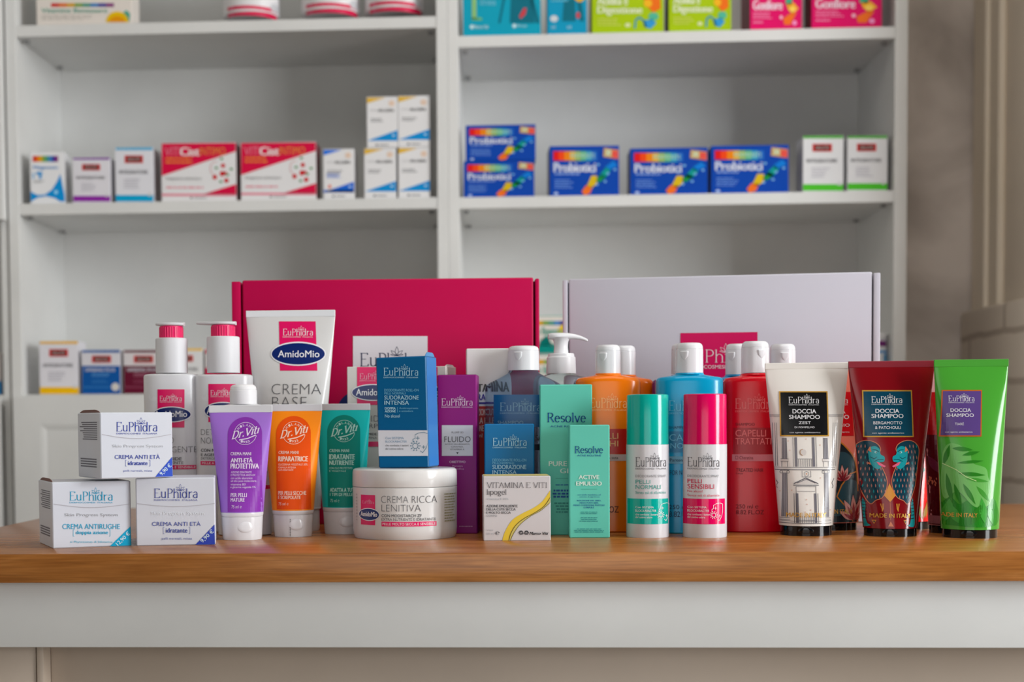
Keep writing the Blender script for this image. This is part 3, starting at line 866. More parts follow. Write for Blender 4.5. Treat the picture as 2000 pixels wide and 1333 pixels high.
# ---- big white family cream tube
t = squeeze_tube('cream_tube', 'big white cream tube in front of the pink gift box, tallest tube on the counter', None, 572.5, 1040, 990, 52, 55, 619, 606.5, 87, M((216, 215, 214), .17), M((226, 228, 232), .36), M((230, 230, 232), .25), lead=6, coat=.2)
t.poly([(540, 626), (612.5, 626), (617.5, 724), (544.5, 724)], PK, 1)
t.logo(548.5, 641, 607.5, 654, W_INK, 2)
t.oval_mark(579.5, 690.5, 54, 24, 540, 684, 621, 697.5, weight=.008)
t.text('CREMA', 528.5, 750, 625, 770.5, GREY_INK, -.022); t.text('BASE', 530, 775.5, 598, 797, GREY_INK, -.022)
t.greek(530, 805, 612, 850, 4, PALE_INK)
t.done('tube_body')


# ---- the two tall gift boxes
def gift_box(name, label, Lp, Rp, base_y, top, y, rz, col, sl, sr):
    t = carton(name, label, 'tall gift boxes at the back of the counter', Lp, Rp, base_y, top, .085, col, rz, ZT, y, rough=.42, bev=.002)
    w, h, dep = t.w, t.h, t.dep; t.mb = MB(); m = t.mat
    xs0, _ = t.L(sl[0], top + 60); xs1, _ = t.L(sl[1], top + 60); xe0, _ = t.L(sr[0], top + 60); xe1, _ = t.L(sr[1], top + 60)
    g = xs1 - xs0
    # tray: two side walls, back, foot
    t.mb.box(-w / 2, -dep / 2 - .001, 0, xs0, dep / 2, h - .0015, m, .0012, 2); t.mb.build('side_wall', t.o); t.mb = MB()
    t.mb.box(xe1, -dep / 2 - .001, 0, w / 2, dep / 2, h - .0015, m, .0012, 2); t.mb.build('side_wall', t.o); t.mb = MB()
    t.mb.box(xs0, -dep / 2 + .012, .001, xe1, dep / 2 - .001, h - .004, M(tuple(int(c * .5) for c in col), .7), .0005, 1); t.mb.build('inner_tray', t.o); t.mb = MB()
    lid = MB(); lid.box(xs1, -dep / 2, 0, xe0, -dep / 2 + .0112, h, m, .0022, 3)
    return t, lid


t, lid = gift_box('gift_box', 'wide bright pink cardboard gift box with a pale square label, behind the left products', 458.5, 1055, 1022, 545, 1.92, 1.8, (186, 0, 72), (470, 473.5), (1042, 1045.5))
lab = MB()
t.rect(689.5, 657, 835, 800, M((222, 220, 226), .4), 2, lab)
t.logo(703.5, 690, 822, 716, M((24, 40, 84), .4), 4, lab, heavy=.95)
t.ell(700, 806, 42, 42, M((16, 34, 92), .4), 1, lid)
lo = lid.build('front_lid', t.o); lab.build('label', lo)
t, lid = gift_box('gift_box', 'wide white cardboard gift box with a small pink label, behind the right products', 1100.5, 1716.5, 1022, 538, 1.935, -7.0, (197, 195, 206), (1108.5, 1111), (1703.5, 1706))
lab = MB()
t.poly([(1329, 651), (1479.5, 649), (1479.5, 768), (1329, 768)], M((206, 0, 88), .4), 2, lab)
t.logo(1337, 683.5, 1470, 708.5, M((238, 226, 232), .4), 4, lab, sub=False, heavy=.8)
t.text('DERMOCOSMESI  ITALIANA', 1338, 713.5, 1470, 720.5, M((238, 226, 232), .4), 0, 4, lab)
lo = lid.build('front_lid', t.o); lab.build('label', lo)

# ---- two white and pink cartons behind the jar
for lab_, L_, R_, rz_, fl, cxo in (('white and pink carton with navy oval, left of the pair behind the dark blue carton', 681, 776, 0, None, 728.5),
                                   ('white and pink carton with navy oval, right of the pair behind the dark blue carton', 779, 873, -13, (1, (226, 226, 228), .0035), 823.5)):
    t = carton('cream_box', lab_, 'white and pink cartons behind the jar', L_, R_, 1036, 716.5, .046, (212, 209, 204), rz_, rough=.4, flap=fl)
    x0, x1 = cxo - 31, cxo + 31
    t.rect(x0, 717.3, x1, 791.5, PK, 1)
    t.logo(x0 + 5, 730, x1 - 5, 741.5, M((240, 190, 208), .35), 2)
    t.oval_mark(cxo, 767, 42, 16.5, cxo - 33, 760, cxo + 33, 773)
    t.text('FLUIDO', cxo - 33, 812, cxo + 27, 824, GREY_INK, -.018); t.text('CORPO', cxo - 33, 828, cxo + 22, 837, GREY_INK, -.01)
    t.text('CON AMIDE DI RISO', cxo - 33, 846, cxo + 34, 851, DARK_INK, .014); t.text('E VITAMINA', cxo - 33, 853.5, cxo + 8, 858, GREY_INK); t.rect(cxo - 34, 863, cxo + 33, 873, PK, 1)
    t.done('carton_body')

# ---- white jar
t = turned('cream_jar', 'big round white cream jar with screw lid, carrying the dark blue carton', None, 791.5, 1055.5, .0515, 'jar')
t.rings = rings(t, [(1055.5, 88, None, 2), (1054.5, 92, None, 2), (1048, 97.5, None, 2), (1040, 100.5, None, 2), (1030, 101.3, None, 2), (950.5, 101.8, None, 2), (949.5, 100.5, None, 2)])
t.mb.loft(t.rings, M((216, 215, 214), .16), 110)
t.rect(704, 967, 734, 1025.5, PK, 1); t.logo(707, 978, 732, 984, M((240, 190, 208), .35), 2, sub=False, heavy=.8)
t.oval_mark(721, 1005, 22, 12.5, 703.5, 999.5, 738, 1009, weight=.016)
t.text('CREMA RICCA', 746, 968, 854, 981.5, GREY_INK, -.02); t.text('LENITIVA', 747, 985, 823.5, 998, GREY_INK, -.02)
t.text('CON MODISTARCH ZF', 747, 1003.5, 825, 1009, DARK_INK, .006); t.text('EXTRA NUTRIENTE E IDRATANTE', 747, 1011, 852, 1016, GREY_INK)
t.rect(747, 1018, 853, 1027, PK, 1); t.text('PELLE MOLTO SECCA E SENSIBILE', 749, 1020, 851, 1025, W_INK, 0, 2)
t.greek(868, 965, 889, 1023, 11, M((150, 146, 110), .4), fill=.4); t.greek(693, 966, 696, 1022, 9, M((160, 160, 160), .4), fill=.4)
t.done('jar_body')
lidz = part_loft(t, 'screw_lid', [(948.8, 101.3, None), (947.5, 102, None), (921, 101.5, None), (917, 100.5, None), (914.5, 97, None), (913.8, 92, None)], M((218, 217, 216), .16), 110)
jar_top = t.o.location.z + max(v.co.z for v in lidz.data.vertices)
jar_y = t.o.location.y

# ---- dark blue roll-on carton on the jar
BLUE = (0, 94, 146)
LIGHT = M((178, 222, 238), .35)
t = carton('deodorant_carton', 'dark blue and white carton standing on the lid of the white jar', 'blue roll-on cartons', 740, 837.5, 914, 697, .042, BLUE, -13, jar_top + .0006, rough=.34, tilt=-1.1, flap=(1, (86, 140, 190), .0055), bev=.0012, sides=(50, 120, 190))
t.poly([(738, 841), (837, 841), (838, 891), (739.5, 891.5)], M((222, 224, 232), .36), 1)
t.logo(749.5, 719, 817, 734, LIGHT, 3); C2 = M((120, 190, 220), .35)
t.text('DEODORANTE ROLL-ON', 751, 760, 818, 765, C2); t.text('PELLI NORMALI', 751, 766.5, 792, 771, C2)
t.text('SUDORAZIONE', 751, 773, 818, 781, LIGHT, .006); t.text('INTENSA', 751, 783, 799, 791, LIGHT, .006)
t.text('DOPPIA', 752, 796, 773, 800.5, LIGHT, .03); t.text('AZIONE', 752, 801.5, 773, 806, LIGHT, .03); t.line([(776.5, 796), (776.5, 806)], .6, C2)
t.text('Antitraspirante', 780, 796, 817, 800.5, C2); t.text('e antiodore', 780, 801.5, 807, 805, C2); t.text('No alcool', 752, 810, 781, 816, LIGHT)
TEAL = M((20, 110, 140), .4)
t.text('Con SISTEMA', 753, 854, 789, 858.5, M((110, 150, 180), .4)); t.text('BLOCKABACTER', 753, 861, 795, 865, M((110, 150, 180), .4)); t.text('che combatte i batteri', 753, 868.5, 798, 872.5, GREY_INK); t.text('del cattivo odore', 753, 875, 788, 879, GREY_INK)
t.shield(806, 845, 836, 885, TEAL, 3, .8)
t.done('carton_body')

# ---- purple serum carton
t = carton('serum_carton', 'slim purple carton with a grey text panel, beside the white jar', None, 856.5, 932.5, 1043, 732.5, .04, (138, 10, 118), -3, rough=.36, bev=.001, top_color=(170, 60, 150))
t.logo(862.5, 779, 923, 792.5, M((232, 208, 228), .35)); t.rect(863, 831, 923.5, 891, M((204, 206, 214), .3), 1)
t.text('PLUMP 3D', 882, 843.5, 905, 847, GREY_INK); t.text('FLUIDO', 868, 853, 919, 864, DARK_INK, -.012)
for s_, a, y_, b in (('ACIDO IALURONICO,', 869, 868, 918), ('CERAMIDI,', 881, 873, 905), ('VITAMINA A', 879, 878, 907)): t.text(s_, a, y_ - 1.2, b, y_ + 2, GREY_INK)
t.poly([(891, 884), (896, 884), (893.5, 887.5)], DARK_INK, 3)
PI_ = M((210, 160, 200), .35)
t.text('OBIETTIVO', 878, 900.5, 909, 905, M((230, 200, 225), .35), .01); t.text('Pienezza', 884, 909, 904, 912.5, PI_); t.text('specifica', 884, 914.5, 906, 919, PI_); t.greek(897, 1028, 927, 1030.5, 1, PI_)
t.done('carton_body')

# ---- vitamin spray carton, white above and red below
t = carton('spray_carton', 'white carton with red lower half, between the purple carton and the clear blue bottle', None, 913, 1001, 1037, 681, .045, (226, 224, 222), 2, y=None, rough=.4, bev=.001)
t.rect(913.5, 794, 1000.5, 1037, M((178, 16, 18), .4), 1)
t.text('VITAMINA', 918, 750.5, 995, 766, BLACK, .03); t.text('SPRAY', 920, 770, 956, 782.5, M((50, 40, 150), .4), .02); t.line([(914, 788), (1000, 788)], 3, M((44, 34, 140), .4), w0=4)
for s_, a, y0, b, y1 in (('SOLUZIONE CUTE', 916, 799, 972, 812), ('PER LA PELLE', 916, 816, 968, 828), ('FLACONE OTTICO', 916, 831, 972, 843), ('100 ml', 918, 847, 942, 855)): t.text(s_, a, y0, b, y1, M((226, 200, 196), .4), .01)
t.text('100% USO VITA', 921, 676.5, 947, 679, GREY_INK)
t.done('carton_body')

# ---- clear blue shampoo bottle
t = turned('shampoo_bottle', 'see-through blue shampoo bottle with white flip cap and blue label', 'shampoo bottles with white flip caps', 1024, 1041, .022, 'bottle')
t.rings = rings(t, [(1041, 70, 20, 2.6), (1036, 75, 22, 2.6), (762, 75, 22, 2.6), (754, 74, 22, 2.5), (748, 66, 21, 2.4), (738, 46, 18, 2.2), (730, 31, 15, 2.05), (726, 28.5, 14.5, 2), (722, 28, 14.5, 2)])
t.mb.loft(t.rings, M((150, 172, 196), .03, trans=.86, ior=1.12), 84)
lb = MB()
t.rect(964, 771.5, 1075, 834.5, M((4, 96, 150), .3), 1, lb); t.logo(976.5, 787, 1057, 803.5, M((150, 190, 210), .35), 3, lb); t.text('SHAMPOO', 972, 822.5, 1022, 829.5, M((150, 190, 210), .35), 0, 3, lb)
t.text('CAPELLI GRASSA', 975, 850, 1058, 861, BLACK, .02, 3, lb); t.rect(966, 868, 1074, 880, M((12, 22, 48), .35), 1, lb)
t.done('bottle_body'); lb.build('label', t.o)
flip_cap(t, 676.5, 724, 30.5, M((220, 220, 224), .3), -12)

# ---- second blue roll-on carton
t = carton('deodorant_carton', 'plain blue carton standing behind the low white carton with the yellow swoosh', 'blue roll-on cartons', 947, 1044, 1046.5, 828.5, .032, (0, 108, 164), 0, rough=.34, bev=.001, sides=(50, 120, 190))
t.logo(962.5, 856, 1028.5, 871, LIGHT, 3)
t.text('DEODORANTE ROLL-ON', 962, 896.5, 1028, 902, C2); t.text('PELLI NORMALI', 962, 903, 1004, 907, C2); t.text('SUDORAZIONE', 962, 908.5, 1028, 917, LIGHT, .006); t.text('INTENSA', 962, 919, 1009, 927, LIGHT, .006)
t.done('carton_body')

# ---- low carton with the yellow swoosh
t = carton('ointment_carton', 'low white carton with a curving yellow swoosh, in the front row', None, 944.5, 1075.5, 1057, 930.5, .058, (208, 204, 206), 2, rough=.36, top_color=(226, 206, 130), bev=.0008)
SG = M((78, 74, 78), .4)
t.serif('VITAMINA E VITI', 951, 943, 1068, 953.5, SG, 3, w0=.035, w1=.085); t.serif('lipogel', 950.5, 956.5, 988.5, 966.5, SG, 3, w0=.05, w1=.11)
t.text('Vitamina E 30%', 950.5, 973, 993, 977, PALE_INK)
for s_, a, y0, b, y1 in (('AZIONE EMOLLIENTE', 950, 986.5, 1011, 991.5), ('DELLA CUTE SECCA', 950, 993, 1007, 997.8), ('E MOLTO SECCA', 950, 999.5, 997.5, 1004)): t.text(s_, a, y0, b, y1, DARK_INK, .02)
t.text('CORPO', 950, 1006, 971, 1010, M((140, 140, 145), .4)); t.text('Vaso', 950, 1034, 963, 1037.5, PALE_INK); t.text('50 ml', 950, 1041, 965, 1045, PALE_INK); t.text('℮', 968, 1038.5, 975.5, 1045.5, DARK_INK)
outer = [(981, 1056.5), (986, 1040), (1000, 1017), (1020, 1003.5), (1043, 992), (1060, 979), (1074.8, 958)]
inner = [(1074.8, 972), (1062, 990), (1042, 1003.5), (1024, 1013), (1008, 1026), (998, 1042), (994, 1056.5)]
def smooth(P, n=5):
    out = []
    for k in range(len(P) - 1):
        p0, p1, p2, p3 = P[max(k - 1, 0)], P[k], P[k + 1], P[min(k + 2, len(P) - 1)]
        for i in range(n):
            u = i / n
            out.append(tuple(.5 * (2 * p1[j] + (p2[j] - p0[j]) * u + (2 * p0[j] - 5 * p1[j] + 4 * p2[j] - p3[j]) * u * u + (3 * p1[j] - p0[j] - 3 * p2[j] + p3[j]) * u ** 3) for j in (0, 1)))
    return out + [P[-1]]
A, B = smooth(outer), smooth(inner)
t.poly(A + B, M((228, 196, 60), .35), 1)
C_ = smooth([(1074.8, 982), (1056, 998), (1036, 1009), (1016, 1025), (1003, 1043), (997, 1056.5)])
t.poly(B[::-1] + C_, M((210, 196, 110), .35), 1)
t.line(B, 1.1, M((96, 82, 20), .4), 3, w0=1.1)
t.line(C_, .9, M((120, 110, 70), .4), 3, w0=.9)
for sx in (-1, 1):
    P = leaf(1023 - sx * 1.2, 1042.5, 90 + sx * 78, 8.5, 3.6); P2 = leaf(1023 - sx * 2, 1041.5, 90 + sx * 62, 7, 3)
    t.line(P + P[:1], 1.3, DARK_INK, 3, w0=1.3); t.line(P2 + P2[:1], 1.0, DARK_INK, 3, w0=1.0)
t.text('Marco Viti', 1035, 1039.5, 1070, 1045.5, BLACK, .03, 3, shear=.3)
t.done('carton_body')

# ---- two mint cartons
MINT = (96, 198, 178)
NAVY = M((8, 78, 150), .4)
t = carton('acne_gel_carton', 'taller mint green carton, behind the shorter mint one', 'mint green cartons', 1055.5, 1157, 1046, 751.5, .034, MINT, 0, rough=.4, bev=.001)
t.serif('Resolve', 1069, 807, 1143, 825, NAVY, 3, w0=.05, w1=.12); t.text('ACNE ROUTINE', 1075, 831.5, 1140, 835, NAVY, .01)
CREAM = M((214, 232, 222), .4)
t.text('PURE', 1072, 901.5, 1107, 911, CREAM, .02); t.text('GEL', 1094, 915.5, 1124, 925, CREAM, .02)
t.line([(1085, 935), (1130, 935)], .6, M((60, 150, 130), .4), w0=.8)
t.greek(1085, 947, 1130, 950, 1, NAVY); t.greek(1077, 957, 1134, 975, 3, NAVY, fill=.6, align='c'); t.greek(1082, 982, 1130, 1005, 4, M((50, 140, 130), .4), align='c')
t.done('carton_body')
t = carton('emulsion_carton', 'shorter mint green carton, in front of the taller mint one', 'mint green cartons', 1112.5, 1191, 1051.5, 830.5, .03, MINT, 0, rough=.4, bev=.001)
t.serif('Resolve', 1123, 872, 1177, 885.5, NAVY, 3, w0=.05, w1=.12); t.text('ACNE ROUTINE', 1127.5, 888.5, 1174, 892, NAVY, .01)
t.text('ACTIVE', 1130.5, 928.5, 1170, 936.5, CREAM, .03); t.text('EMULSIO', 1125.5, 941, 1175, 949, CREAM, .03); t.line([(1135, 956), (1166, 956)], .6, M((60, 150, 130), .4), w0=.7)
for s_, a, y0, b in (('con acido mandelico ed', 1128, 965.5, 1173), ('estratto di alga bruna', 1132, 970, 1171)): t.text(s_, a, y0, b, y0 + 2.8, NAVY, .01)
for s_, a, y0, b in (('RIDUZIONE DEL SEBO,', 1127, 977, 1174), ('MENO PUNTI NERI,', 1132, 981.5, 1169), ('MENO COMEDONI, PUSTOLE', 1120, 986, 1181), ('E PAPULE', 1140, 990.3, 1160)): t.text(s_, a, y0, b, y0 + 3.2, NAVY, .02)
t.greek(1129, 1000, 1172, 1006, 2, M((50, 140, 140), .4), align='c'); t.greek(1129, 1011, 1172, 1021, 3, M((50, 140, 140), .4), align='c'); t.greek(1120, 1033, 1181, 1042, 3, M((50, 140, 140), .4), align='c')
t.done('carton_body')

# ---- clear bottle with a white pump
t = turned('hand_pump_bottle', 'clear bottle with a curved white pump spout, in the gap between the gift boxes', None, 1097, 1034, .024, 'bottle')
t.rings = rings(t, [(1034, 52, 22, 2.4), (1030, 56, 24, 2.4), (752, 56, 24, 2.4), (743, 54, 23.5, 2.3), (738, 48, 21, 2.2), (734.5, 36, 17, 2.05), (731, 26, 15, 2), (728, 25, 14.5, 2)])
t.mb.loft(t.rings, M((205, 214, 216), .03, trans=1.0, ior=1.14), 84)
t.done('bottle_body')
PW = M((229, 229, 233), .3)
part_loft(t, 'collar', [(730.5, 28.8, None), (729, 29, None), (699, 27.8, None), (697.5, 26.5, None), (697, 25.6, None), (692, 25.2, None), (691, 24, None)], PW, 64)
part_loft(t, 'stem', [(692, 14.5, None), (678, 13.2, None), (668, 14.2, None), (662, 17, None), (659, 20, None)], PW, 48)
s_ = t.s; z0 = t.L(t.cx, 657, 0)[1]
m = MB()
def sp(px, py, hw, hh):
    x, z = t.L(px, py, 0); return (x, 0, z, hw * s_, hh * s_)
m.sweep([sp(1070, 658, 4, 3), sp(1071.5, 658, 9, 5.5), sp(1078, 657.5, 14, 6.6), sp(1092, 657.5, 16, 7), sp(1108, 657, 14, 6.3), sp(1122, 658, 10, 5), sp(1133, 660, 8, 4), sp(1141, 662.8, 6.5, 3.3), sp(1146.5, 665, 5, 2.8), sp(1148, 666, 3, 2)], PW)
m.build('spout', t.o)


# ---- coloured shampoo bottles
def shampoo(label, cx, hw, base, y_sh, ncx, cap, col, notch, pr=None, b=.019, rz=0):
    """an oval bottle under a white flip cap"""
    t = turned('shampoo_bottle', label, 'shampoo bottles with white flip caps', cx, base, b, 'bottle', rz)
    bb = b * 1000
    t.rings = rings(t, [(base, hw * .95, bb * .9, 2.6), (base - 5, hw, bb, 2.6), (y_sh + 9, hw, bb, 2.6), (y_sh + 4, hw * .975, bb * .98, 2.5), (y_sh + 1, hw * .92, bb * .95, 2.4), (y_sh, hw * .84, bb * .92, 2.3), (y_sh - 3.5, hw * .5, bb * .78, 2.1), (y_sh - 5, cap[2] * 1.06, cap[2] * t.s * 1060, 2), (y_sh - 8, cap[2] * 1.0, cap[2] * t.s * 1000, 2)])
    t.mb.loft(t.rings, M(col, .2), 84)
    if pr: pr(t)
    t.done('bottle_body')
    flip_cap(t, cap[0], cap[1], cap[2], M((220, 220, 224), .18), notch)
    return t


def pr_or(t):
    c = M((250, 190, 130), .35)
    t.logo(1152, 778, 1223.5, 797, c); t.rect(1134, 838, 1240, 887, M((196, 22, 6), .3), 1); t.text('CAPELLI', 1141, 846, 1207, 857.5, c); t.text('SECCHI', 1141, 861, 1207, 872.5, c)
    t.rect(1134, 888, 1240, 900.5, M((206, 180, 176), .35), 1); t.text('Proteine della seta', 1146, 891.5, 1207, 897, DARK_INK); t.text('DRY HAIR', 1142, 916, 1186, 922, M((120, 40, 0), .4)); t.text('250 ml ℮', 1142, 975, 1186, 984.5, M((70, 26, 6), .4)); t.text('8.82 FL. OZ', 1142, 989, 1208, 1001.5, M((70, 26, 6), .4))


def pr_bl(t):
    c = M((120, 200, 228), .35); d = M((10, 60, 90), .4)
    t.logo(1306, 783, 1390, 803, c); t.text('SHAMPOO', 1306, 832.5, 1344, 838, d); t.rect(1289, 843, 1402, 884, M((14, 124, 168), .3), 1); t.text('CAPELLI', 1307, 848.5, 1376, 861.5, c); t.text('NORMALI', 1309, 866, 1380, 876.5, c)
    t.rect(1289, 892, 1402, 906, M((120, 176, 198), .35), 1); t.text('Pantenolo', 1308, 896, 1345, 902, d); t.text('FOR NORMAL', 1308, 919, 1360, 928, d); t.text('250 ml ℮', 1306, 986.5, 1356, 995, d); t.text('8.82 FL. OZ', 1306, 999, 1370, 1010, d)


def pr_rd(t):
    c = M((240, 130, 130), .35); d = M((110, 4, 22), .4)
    t.logo(1435.5, 779, 1511, 799, c); t.text('SHAMPOO', 1436, 826.5, 1473, 832, d); t.rect(1432, 836, 1530, 887, M((172, 4, 24), .3), 1); t.text('CAPELLI', 1436, 840, 1495, 853, c); t.text('TRATTATI', 1436, 856, 1505, 868.5, c)
    t.rect(1430, 888, 1530, 901, M((216, 126, 134), .35), 1); t.text('□ Cheratina', 1436, 891, 1470, 897.5, d); t.text('TREATED HAIR', 1437, 915, 1490, 922, d); t.text('Linea', 1437, 923.5, 1450, 926.5, d); t.text('250 ml ℮', 1437, 985.5, 1480, 993.5, d); t.text('8.82 FL.OZ', 1437, 996.5, 1491, 1005, d)


shampoo('orange shampoo bottle beside the mint cartons, front one of the orange pair', 1188, 62.5, 1041, 738, 1188, (674.5, 733, 24.6), (240, 118, 4), -10, pr_or)
shampoo('orange shampoo bottle mostly hidden behind the front orange one', 1218, 57, 1031, 741, 1222, (676, 735, 24), (232, 108, 4), None, None, .017)
shampoo('purple shampoo bottle, only a sliver showing behind the light blue one', 1336, 62, 1032.5, 741, 1336, (672, 731, 25), (104, 22, 96), None, None, .017)
shampoo('light blue shampoo bottle behind the green and pink spray bottles', 1346, 65, 1043.5, 737, 1347, (670.5, 731, 27), (0, 152, 196), -9, pr_bl)
shampoo('blue shampoo bottle hidden behind the red one, cap showing to its left', 1441.5, 58, 1033, 740, 1441, (672.5, 733, 25), (10, 130, 180), -12, None, .017)
shampoo('red shampoo bottle left of the white facade tube', 1474, 62, 1041, 738, 1474, (667.5, 729, 26.7), (214, 4, 30), 14, pr_rd)
shampoo('red shampoo bottle at the back, only its cap showing over the white facade tube', 1555, 50, 1032, 741, 1555, (672.5, 734, 24.7), (190, 10, 30), 6, None, .017).o.location.x -= 0.0165


# ---- two spray deodorants
def spray(label, cx, base, y_cap, y_mid, hw, cap_cx, col, bx0, bx1, lines, ink):
    t = turned('deodorant_spray', label, 'slim spray deodorants', cx, base, .0225, 'bottle')
    t.rings = rings(t, [(base, hw * .93, None), (base - 2, hw * .985, None), (base - 5, hw, None), (y_mid, hw, None)])
    t.mb.loft(t.rings, M((214, 214, 219), .12), 84)
    B = M(col, .14)
    t.rect(bx0, 974.5, bx1, 1024, B, 1)
    x = bx0 + (14 if cx < 1300 else 9)
    t.logo(x, 893.5, x + 61, 911.5, GREY_INK, 2); t.text('DEODORANTE SPRAY', x, 928, x + 60, 932.5, M((130, 130, 134), .4))
    for (s_, a, b, y0, y1) in lines: t.text(s_, x + a, y0, x + b, y1, ink)
    for s_, b, y0, y1 in (('Con SISTEMA', 35, 989, 993), ('BLOCKABACTER', 40, 995.5, 1000), ('che combatte i batteri', 42, 1003, 1007), ('del cattivo odore', 32, 1008.5, 1012.5)): t.text(s_, x, y0, x + b, y1, W_INK)
    t.shield(x + 45, 983, x + 68, 1018, W_INK, 4, .8)
    t.done('can_body')
    part_loft(t, 'cap', [(y_mid - .3, hw * .985, None), (y_cap + 3, hw * .97, None), (y_cap + 1, hw * .955, None), (y_cap, hw * .9, None)], B, 84)


spray('slim white spray deodorant with teal cap and teal band', 1265, 1051.5, 771, 868.5, 41.5, 1263, (0, 172, 158), 1227, 1306.5, [('PELLI', 0, 28, 937.5, 945), ('NORMALI', 0, 49, 947.5, 955.5), ('Senza sali di alluminio', 0, 60, 959.5, 965)], M((60, 160, 150), .35))
spray('slim white spray deodorant with bright pink cap and pink band', 1376.5, 1051.5, 770, 868, 42.5, 1376, (226, 0, 92), 1334.5, 1417, [('PELLI', 0, 26, 936, 944), ('SENSIBILI', 0, 50, 946, 955), ('No alcool', 0, 27, 957.5, 962), ('Senza sali di alluminio', 0, 61, 965.5, 970)], M((206, 20, 70), .35))

# ---- shower tubes with black caps
GOLD = M((206, 156, 60), .3, metal=.3)
CAPB = M((16, 16, 18), .07)


def shower(label, cx, base, cap_y, cap_hw, body_hw, y_cr, y_top, top_hw, col, lab, lcol, lines, art, border=None, rz=0, crimp=None, logo=None, made=None, skew=0):
    t = squeeze_tube('shower_gel_tube', label, 'shower gel tubes with black caps', cx, base, cap_y, cap_hw, body_hw, y_cr, y_top, top_hw, M(col, .13), M(crimp or col, .3), CAPB, rz=rz)
    art(t)
    if lab:
        x0, y0, x1, y1 = lab; lm = MB(); k = skew
        bq = 2.4
        if border: t.poly([(x0 - bq + k, y0 - bq), (x1 + bq + k, y0 - bq), (x1 + bq - k, y1 + bq), (x0 - bq - k, y1 + bq)], border, 3, lm)
        t.poly([(x0 + k, y0), (x1 + k, y0), (x1 - k, y1), (x0 - k, y1)], M(lcol, .25), 4, lm)
        if logo: t.logo(*logo, M((224, 224, 226), .3), 5, lm, heavy=1.1)
        for (s_, a, y0_, b, y1_, wg) in lines: t.text(s_, a, y0_, b, y1_, M((218, 218, 222), .3), wg, 5, lm)
    if made: t.text('MADE IN ITALY', *made, GOLD, .015, 5)
    t.done('tube_body')
    if lab: lm.build('label', t.o)
    thumb(t, cx, base - (base - cap_y) * .42, .0085, .0042, CAPB)
    return t


def art_facade(t):
    k = M((86, 84, 92), .3); l = M((150, 148, 154), .3); d = M((112, 110, 118), .3); pk = M((214, 176, 160), .3); st = M((206, 200, 196), .3)
    V = lambda x0, x1, w=.9, m=k: t.line([x0, x1], w, m, 2, w0=w)
    V((1506, 811), (1652, 811)); V((1507, 814), (1651, 814), .6)
    V((1514, 918), (1633, 918), 1.2); V((1514, 913.5), (1633, 913.5), .8); V((1525, 1022), (1624, 1022), 1.2); V((1524, 1018), (1625, 1018), .6)
    for x in (1512, 1516, 1519, 1630, 1634, 1638): V((x + 1, 826), (x + (3 if x < 1570 else -3), 911), .7, d)
    for x in (1534, 1614):                        # two giant columns
        for y0, y1 in ((856, 897), (924, 1010)):
            t.poly([(x - 5, y1), (x + 5, y1), (x + 4.4, y0), (x - 4.4, y0)], l, 1)
            for q in (-4, -1.5, 1.5, 4): V((x + q, y0), (x + q * 1.08, y1), .7)
        t.rect(x - 7, 897, x + 7, 902, st, 2); V((x - 7, 897), (x + 7, 897)); V((x - 7, 902), (x + 7, 902)); V((x - 5, 902), (x - 5, 912), .7); V((x + 5, 902), (x + 5, 912), .7)
        for sx in (-1, 1): t.line(arc(x + sx * 6, 922.5, 2.4, 2.6, 0, 360, 12), .7, k, 2)
        V((x - 8, 919.5), (x + 8, 919.5)); V((x - 8, 1012), (x + 8, 1012)); V((x - 9, 1016), (x + 9, 1016))
    for x0, x1, y0, y1 in ((1558, 1587, 855, 897), (1558, 1588, 964, 1016)):   # doorways with dark jambs
        t.rect(x0 - 5, y0, x0, y1 + 15 if y1 < 900 else y1 + 5, d, 1); t.rect(x1, y0, x1 + 5, y1 + 15 if y1 < 900 else y1 + 5, d, 1); V((x0 - 8, y0), (x0 - 8, y1 + 15 if y1 < 900 else y1 + 5)); V((x1 + 8, y0), (x1 + 8, y1 + 15 if y1 < 900 else y1 + 5))
        V((x0, y1), (x1, y1), .8)
    for y0, y1 in ((898, 912), (1008, 1022)):
        for q in range(7): V((1560 + q * 4.2, y0), (1560 + q * 4.2, y1), 1.0)
    t.ell(1569.5, 884, 6, 6, st, 2, n=24); t.line(arc(1569.5, 884, 6, -6, 100, 260, 12), 1.0, M((176, 130, 80), .3), 3)
    t.poly([(1550, 946), (1597, 946), (1574, 934.5)], st, 1)                  # broken pediment
    t.line([(1550, 945), (1573, 934), (1597, 945)], 1.6, k, 2, w0=1.6); t.line([(1556, 944), (1574, 936.5), (1591, 944)], 1.0, k, 2, w0=1.0); V((1549, 948), (1598, 948), 1.3); V((1554, 950.5), (1593, 950.5), .7)
    V((1554, 951), (1554, 1020)); V((1592, 951), (1592, 1020)); V((1556, 960), (1590, 960), .7)
    t.line([(1566, 920), (1566, 932), (1583, 932), (1583, 920)], .8, k, 2, w0=.8); t.line(arc(1574.5, 926, 4.5, 4.5, 0, 360, 16), .7, k, 2); t.ell(1574.5, 926, 1.4, 1.4, M((196, 140, 110), .3), 2, n=12)
    for sx, x in ((1, 1521), (-1, 1628)): t.line([(x - sx * 3, 935), (x + sx * 2, 944), (x - sx * 1, 950), (x + sx * 1.5, 954)], .9, k, 2, w0=.9)
    for x, y in ((1541, 862), (1603, 870), (1576, 858), (1544, 880), (1602, 934), (1546, 958), (1573, 976), (1574, 985), (1581, 996), (1622, 996), (1526, 960), (1570, 1000)): t.ell(x, y, 1.2, 1.2, pk, 2, n=10)


